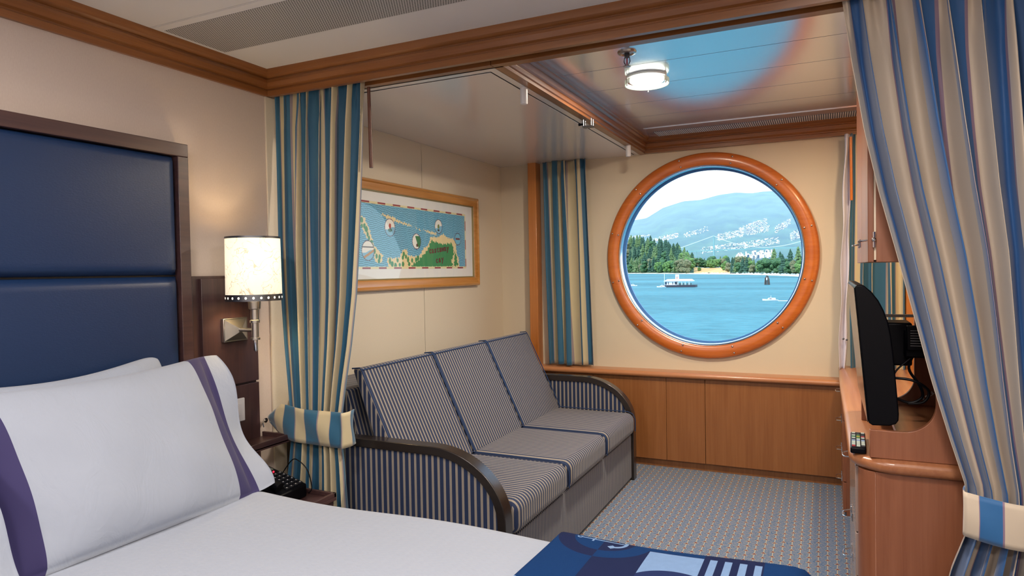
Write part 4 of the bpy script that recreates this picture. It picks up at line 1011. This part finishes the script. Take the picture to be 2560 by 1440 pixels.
# fuel barge
FB=466; fb=thing('fuel_barge','floating white-roofed fuel station with a tall sign on a dark barge','barge',(-.197*FB,FB,ZS))
HULL=Mat('barge_hull','2c2c38',.6).m; WHT=Mat('barge_white','eceef0',.5).m; ROOF=Mat('barge_roof','d8dce0',.5).m; DKW=Mat('barge_window','34465c',.3).m
x0,x1=-.219*FB,-.1725*FB; zz=ZS
mb=MB(); mb.box(x0,x1,FB-4,FB+4,zz-.5,zz+1.6); obj('hull',mb,HULL,fb,smooth=0)
mb=MB(); mb.box(x0+.9,x0+9.0,FB-2.6,FB+2.8,zz+1.6,zz+4.2); obj('cabin',mb,WHT,fb,smooth=0)
mb=MB()
for xx in (.9,3.0,6.0,7.6,8.4): mb.box(x0+xx,x0+xx+(1.3 if xx in(.9,7.6) else .5),FB-2.7,FB-2.6,zz+1.9,zz+3.7)
obj('window',mb,DKW,fb,smooth=0)
mb=MB(); mb.add([(x0+.2,FB-3.8,zz+4.2),(x1-1.6,FB-3.8,zz+4.2),(x1-1.6,FB+3.8,zz+4.2),(x0+.2,FB+3.8,zz+4.2),(x0+2.4,FB-2,zz+5.6),(x1-3.2,FB-2,zz+5.6),(x1-3.2,FB+2,zz+5.6),(x0+2.4,FB+2,zz+5.6)],[(3,2,1,0),(4,5,6,7),(0,1,5,4),(1,2,6,5),(2,3,7,6),(3,0,4,7)]); obj('roof',mb,ROOF,fb,smooth=0)
for xx in (9.8,12.2,14.6,17.2): 
    mb=MB(); mb.box(x0+xx,x0+xx+.28,FB-3,FB-2.7,zz+1.6,zz+4.2); obj('post',mb,WHT,fb,smooth=0)
for xx in (10.4,11.2,13.2,15.8,18.2): 
    mb=MB(); mb.box(x0+xx,x0+xx+.5,FB-2.2,FB-1.8,zz+1.6,zz+2.9); obj('fuel_pump',mb,Mat('pump','4a5a50',.5).m,fb,smooth=0)
mb=MB(); mb.box(x0+7.6,x0+10.0,FB-.6,FB+.6,zz+5.2,zz+8.7); sg=obj('sign',mb,WHT,fb,smooth=0)
sx0=x0+8.8; yS=FB-.66
mb=MB(); mb.add([(sx0-.85,yS,zz+7.7),(sx0,yS,zz+7.2),(sx0+.85,yS,zz+7.7),(sx0+.85,yS,zz+7.35),(sx0,yS,zz+6.85),(sx0-.85,yS,zz+7.35)],[(0,1,4,5),(1,2,3,4)]); obj('blue_chevron',mb,Mat('sign_blue','3a6cb0',.6).m,sg,smooth=0)
mb=MB(); mb.add([(sx0-.85,yS,zz+6.95),(sx0,yS,zz+6.45),(sx0+.85,yS,zz+6.95),(sx0+.85,yS,zz+6.45),(sx0,yS,zz+5.95),(sx0-.85,yS,zz+6.45)],[(0,1,4,5),(1,2,3,4)]); obj('red_chevron',mb,Mat('sign_red','d84a30',.6).m,sg,smooth=0)
mb=MB(); mb.tube([(x0+.2,FB-1,zz+1),(x0+.2,FB-1,zz+9.8)],.12,6); obj('mast',mb,WHT,fb)
def boat(name,x,y,L,label,flip=1):
    b=thing(name,label,'boat',(x,y,ZS))
    mb=MB(); P=lambda t:x+flip*t*L
    vs=[];secs=[(-.5,.30,.0,.55),(-.2,.34,-.1,.6),(.2,.30,-.1,.75),(.5,.02,.2,.95)]
    for t,w,zb_,zt in secs:
        for s_ in (-1,1): vs.append((P(t),y+s_*w*L*.5*.6,ZS+zb_*L*.1)); 
        for s_ in (1,-1): vs.append((P(t),y+s_*w*L*.5,ZS+zt*L*.14))
    fs=[]
    for i in range(3):
        for k in range(4): fs.append((i*4+k,i*4+(k+1)%4,(i+1)*4+(k+1)%4,(i+1)*4+k))
    fs+=[(3,2,1,0),(12,13,14,15)]
    mb.add(vs,fs); obj('hull',mb,WHT,b,smooth=0)
    mb=MB(); mb.add([(P(-.35),y-L*.11,ZS+.08*L),(P(.22),y-L*.11,ZS+.08*L),(P(.22),y+L*.11,ZS+.08*L),(P(-.35),y+L*.11,ZS+.08*L),(P(-.33),y-L*.09,ZS+.2*L),(P(.10),y-L*.09,ZS+.2*L),(P(.10),y+L*.09,ZS+.2*L),(P(-.33),y+L*.09,ZS+.2*L)],[(3,2,1,0),(4,5,6,7),(0,1,5,4),(1,2,6,5),(2,3,7,6),(3,0,4,7)]); obj('cabin',mb,WHT,b,smooth=0)
    mb=MB(); mb.tube([(P(-.05),y,ZS+.2*L),(P(-.05),y,ZS+.36*L)],.01*L,6); obj('mast',mb,WHT,b)
    mb=MB(); mb.box(min(P(-.1),P(.05)),max(P(-.1),P(.05)),y-L*.112,y-L*.108,ZS+.12*L,ZS+.17*L); obj('window',mb,DKW,b,smooth=0)
    return b
boat('motorboat',-.0715*272,272,5.6,'white motorboat trailing a wake on the right side of the water',-1)
mb=MB(); y=272; mb.add([(-.0715*272+2.6,y-.5,ZS+.04),(-.0715*272+9.5,y-1.6,ZS+.04),(-.0715*272+9.5,y+1.6,ZS+.04),(-.0715*272+2.6,y+.5,ZS+.04)],[(0,1,2,3)]); wk=obj('boat_wake',mb,Mat('foam','f4f8fa',.8).m,None,loc=(-13,y,ZS),smooth=0,solid=.1); tag(wk,'white foam wake trailing behind the motorboat','wake',kind='stuff')
boat('small_boat',-.2665*500,500,6,'tiny white boat at the left rim of the porthole')
boat('tender_boat',-.2235*462,462,6.5,'small white boat moored at the left end of the fuel barge',-1)
DY=515; dn=thing('mooring_dolphin','cluster of weathered mooring piles standing in the water at right','piles',(-.0755*DY,DY,ZS))
PL=Mat('old_pile','5a5450',.9).m
for i,(dx,dy,h) in enumerate(((-1.5,0,5.2),(-.9,.8,6),(-.2,-.5,7.0),(.5,.6,6.4),(1.1,-.2,6.2),(1.6,.5,4.6),(-.5,1.2,5.6))):
    mb=MB(); bx_=-.0755*DY; mb.tube([(bx_+dx*1.15,DY+dy,ZS-1),(bx_+dx*.8,DY+dy*.5,ZS+h)],.32,7); obj('pile',mb,PL,dn)
mb=MB(); mb.box(bx_-.5,bx_+.3,DY-.9,DY-.8,ZS+3.4,ZS+5.2); obj('white_marker',mb,WHT,dn,smooth=0)

# ------------------------------------------------------------------ light
w=bpy.data.worlds.new('world'); SC.world=w; w.use_nodes=True; nt=w.node_tree; bg_=nt.nodes['Background']
tc=nt.nodes.new('ShaderNodeTexCoord'); sx_=nt.nodes.new('ShaderNodeSeparateXYZ'); nt.links.new(tc.outputs['Generated'],sx_.inputs[0])
cr_=nt.nodes.new('ShaderNodeValToRGB'); nt.links.new(sx_.outputs[2],cr_.inputs[0])
e=cr_.color_ramp.elements; e[0].position=.0; e[0].color=lin('d4efff'); e[1].position=.5; e[1].color=lin('9fc4ec')
x_=e.new(.16); x_.color=lin('c6def2')
nt.links.new(cr_.outputs[0],bg_.inputs[0]); bg_.inputs[1].default_value=3.6
S=bpy.data.lights.new('sun','SUN'); S.energy=3.6; S.angle=.01; S.color=lin('fff4e0')[:3]; so_=bpy.data.objects.new('sun',S); COL.objects.link(so_)
so_.rotation_euler=(math.radians(42),0,math.radians(-28))   # sun high behind the ship
# haze over the far water: a real homogeneous volume
hz=bpy.data.materials.new('haze'); hz.use_nodes=True; nt=hz.node_tree; nt.nodes.clear(); oo=nt.nodes.new('ShaderNodeOutputMaterial'); vs_=nt.nodes.new('ShaderNodeVolumeScatter'); vs_.inputs['Density'].default_value=1/4000; vs_.inputs['Color'].default_value=lin('96c6ff'); vs_.inputs['Anisotropy'].default_value=0.0; nt.links.new(vs_.outputs[0],oo.inputs['Volume'])
mb=MB(); mb.box(-3600,1500,2500,9400,ZS-5,1300); hzo=obj('haze',mb,hz,None,loc=(0,5000,0),smooth=0); tag(hzo,'pale blue summer haze over the far mountains','haze',kind='stuff')

GLOW=Mat('cabin_lamp_glow','fff2e4',.5,emit='ffe9d2',estr=1).m
def roomlamp(x,y,power,col,size=.22,label=''):
    t=thing('downlight',label,'ceiling lamp',(x,y,2.1))
    mb=MB(); mb.lathe((x,y,0),[(size/2+.02,2.1),(size/2+.02,2.09),(size/2,2.085),(size/2,2.1)],2,32); obj('trim_ring',mb,NICKEL,t)
    mb=MB(); mb.lathe((x,y,0),[(size/2,2.094),(.001,2.094)],2,32); obj('diffuser',mb,GLOW,t)
    L=bpy.data.lights.new('lamp','AREA'); L.shape='DISK'; L.size=size; L.energy=power; L.color=col
    o=bpy.data.objects.new('lamp',L); COL.objects.link(o); o.parent=t; o.location=(0,0,-.012)
WARM=lin('fff3ea')[:3]  # tint of the unseen fill lamps added to brighten the main room
roomlamp(-1.2,.55,17,WARM,.26,'unseen round ceiling downlight added as fill over the middle of the bed')
roomlamp(.0,1.0,22,WARM,.26,'unseen round ceiling downlight added as fill over the foot of the bed')
roomlamp(-1.0,-.9,33,WARM,.26,'unseen round ceiling downlight added as fill at the back left of the cabin')
roomlamp(.2,-.7,32,WARM,.26,'unseen round ceiling downlight added as fill at the back right of the cabin')
roomlamp(.33,3.25,16,lin('ffdfae')[:3],.12,'small round ceiling downlight over the desk behind the large curtain')
L=bpy.data.lights.new('bay_lamp','AREA'); L.shape='DISK'; L.size=.12; L.energy=31; L.color=lin('ffeed6')[:3]; L.spread=PI
o=bpy.data.objects.new('bay_lamp',L); COL.objects.link(o); o.parent=lp; o.location=(0,0,-.042)

SC.view_settings.view_transform='Standard'; SC.view_settings.look='None'; SC.view_settings.gamma=1; SC.view_settings.exposure=0; SC.view_settings.use_curve_mapping=False
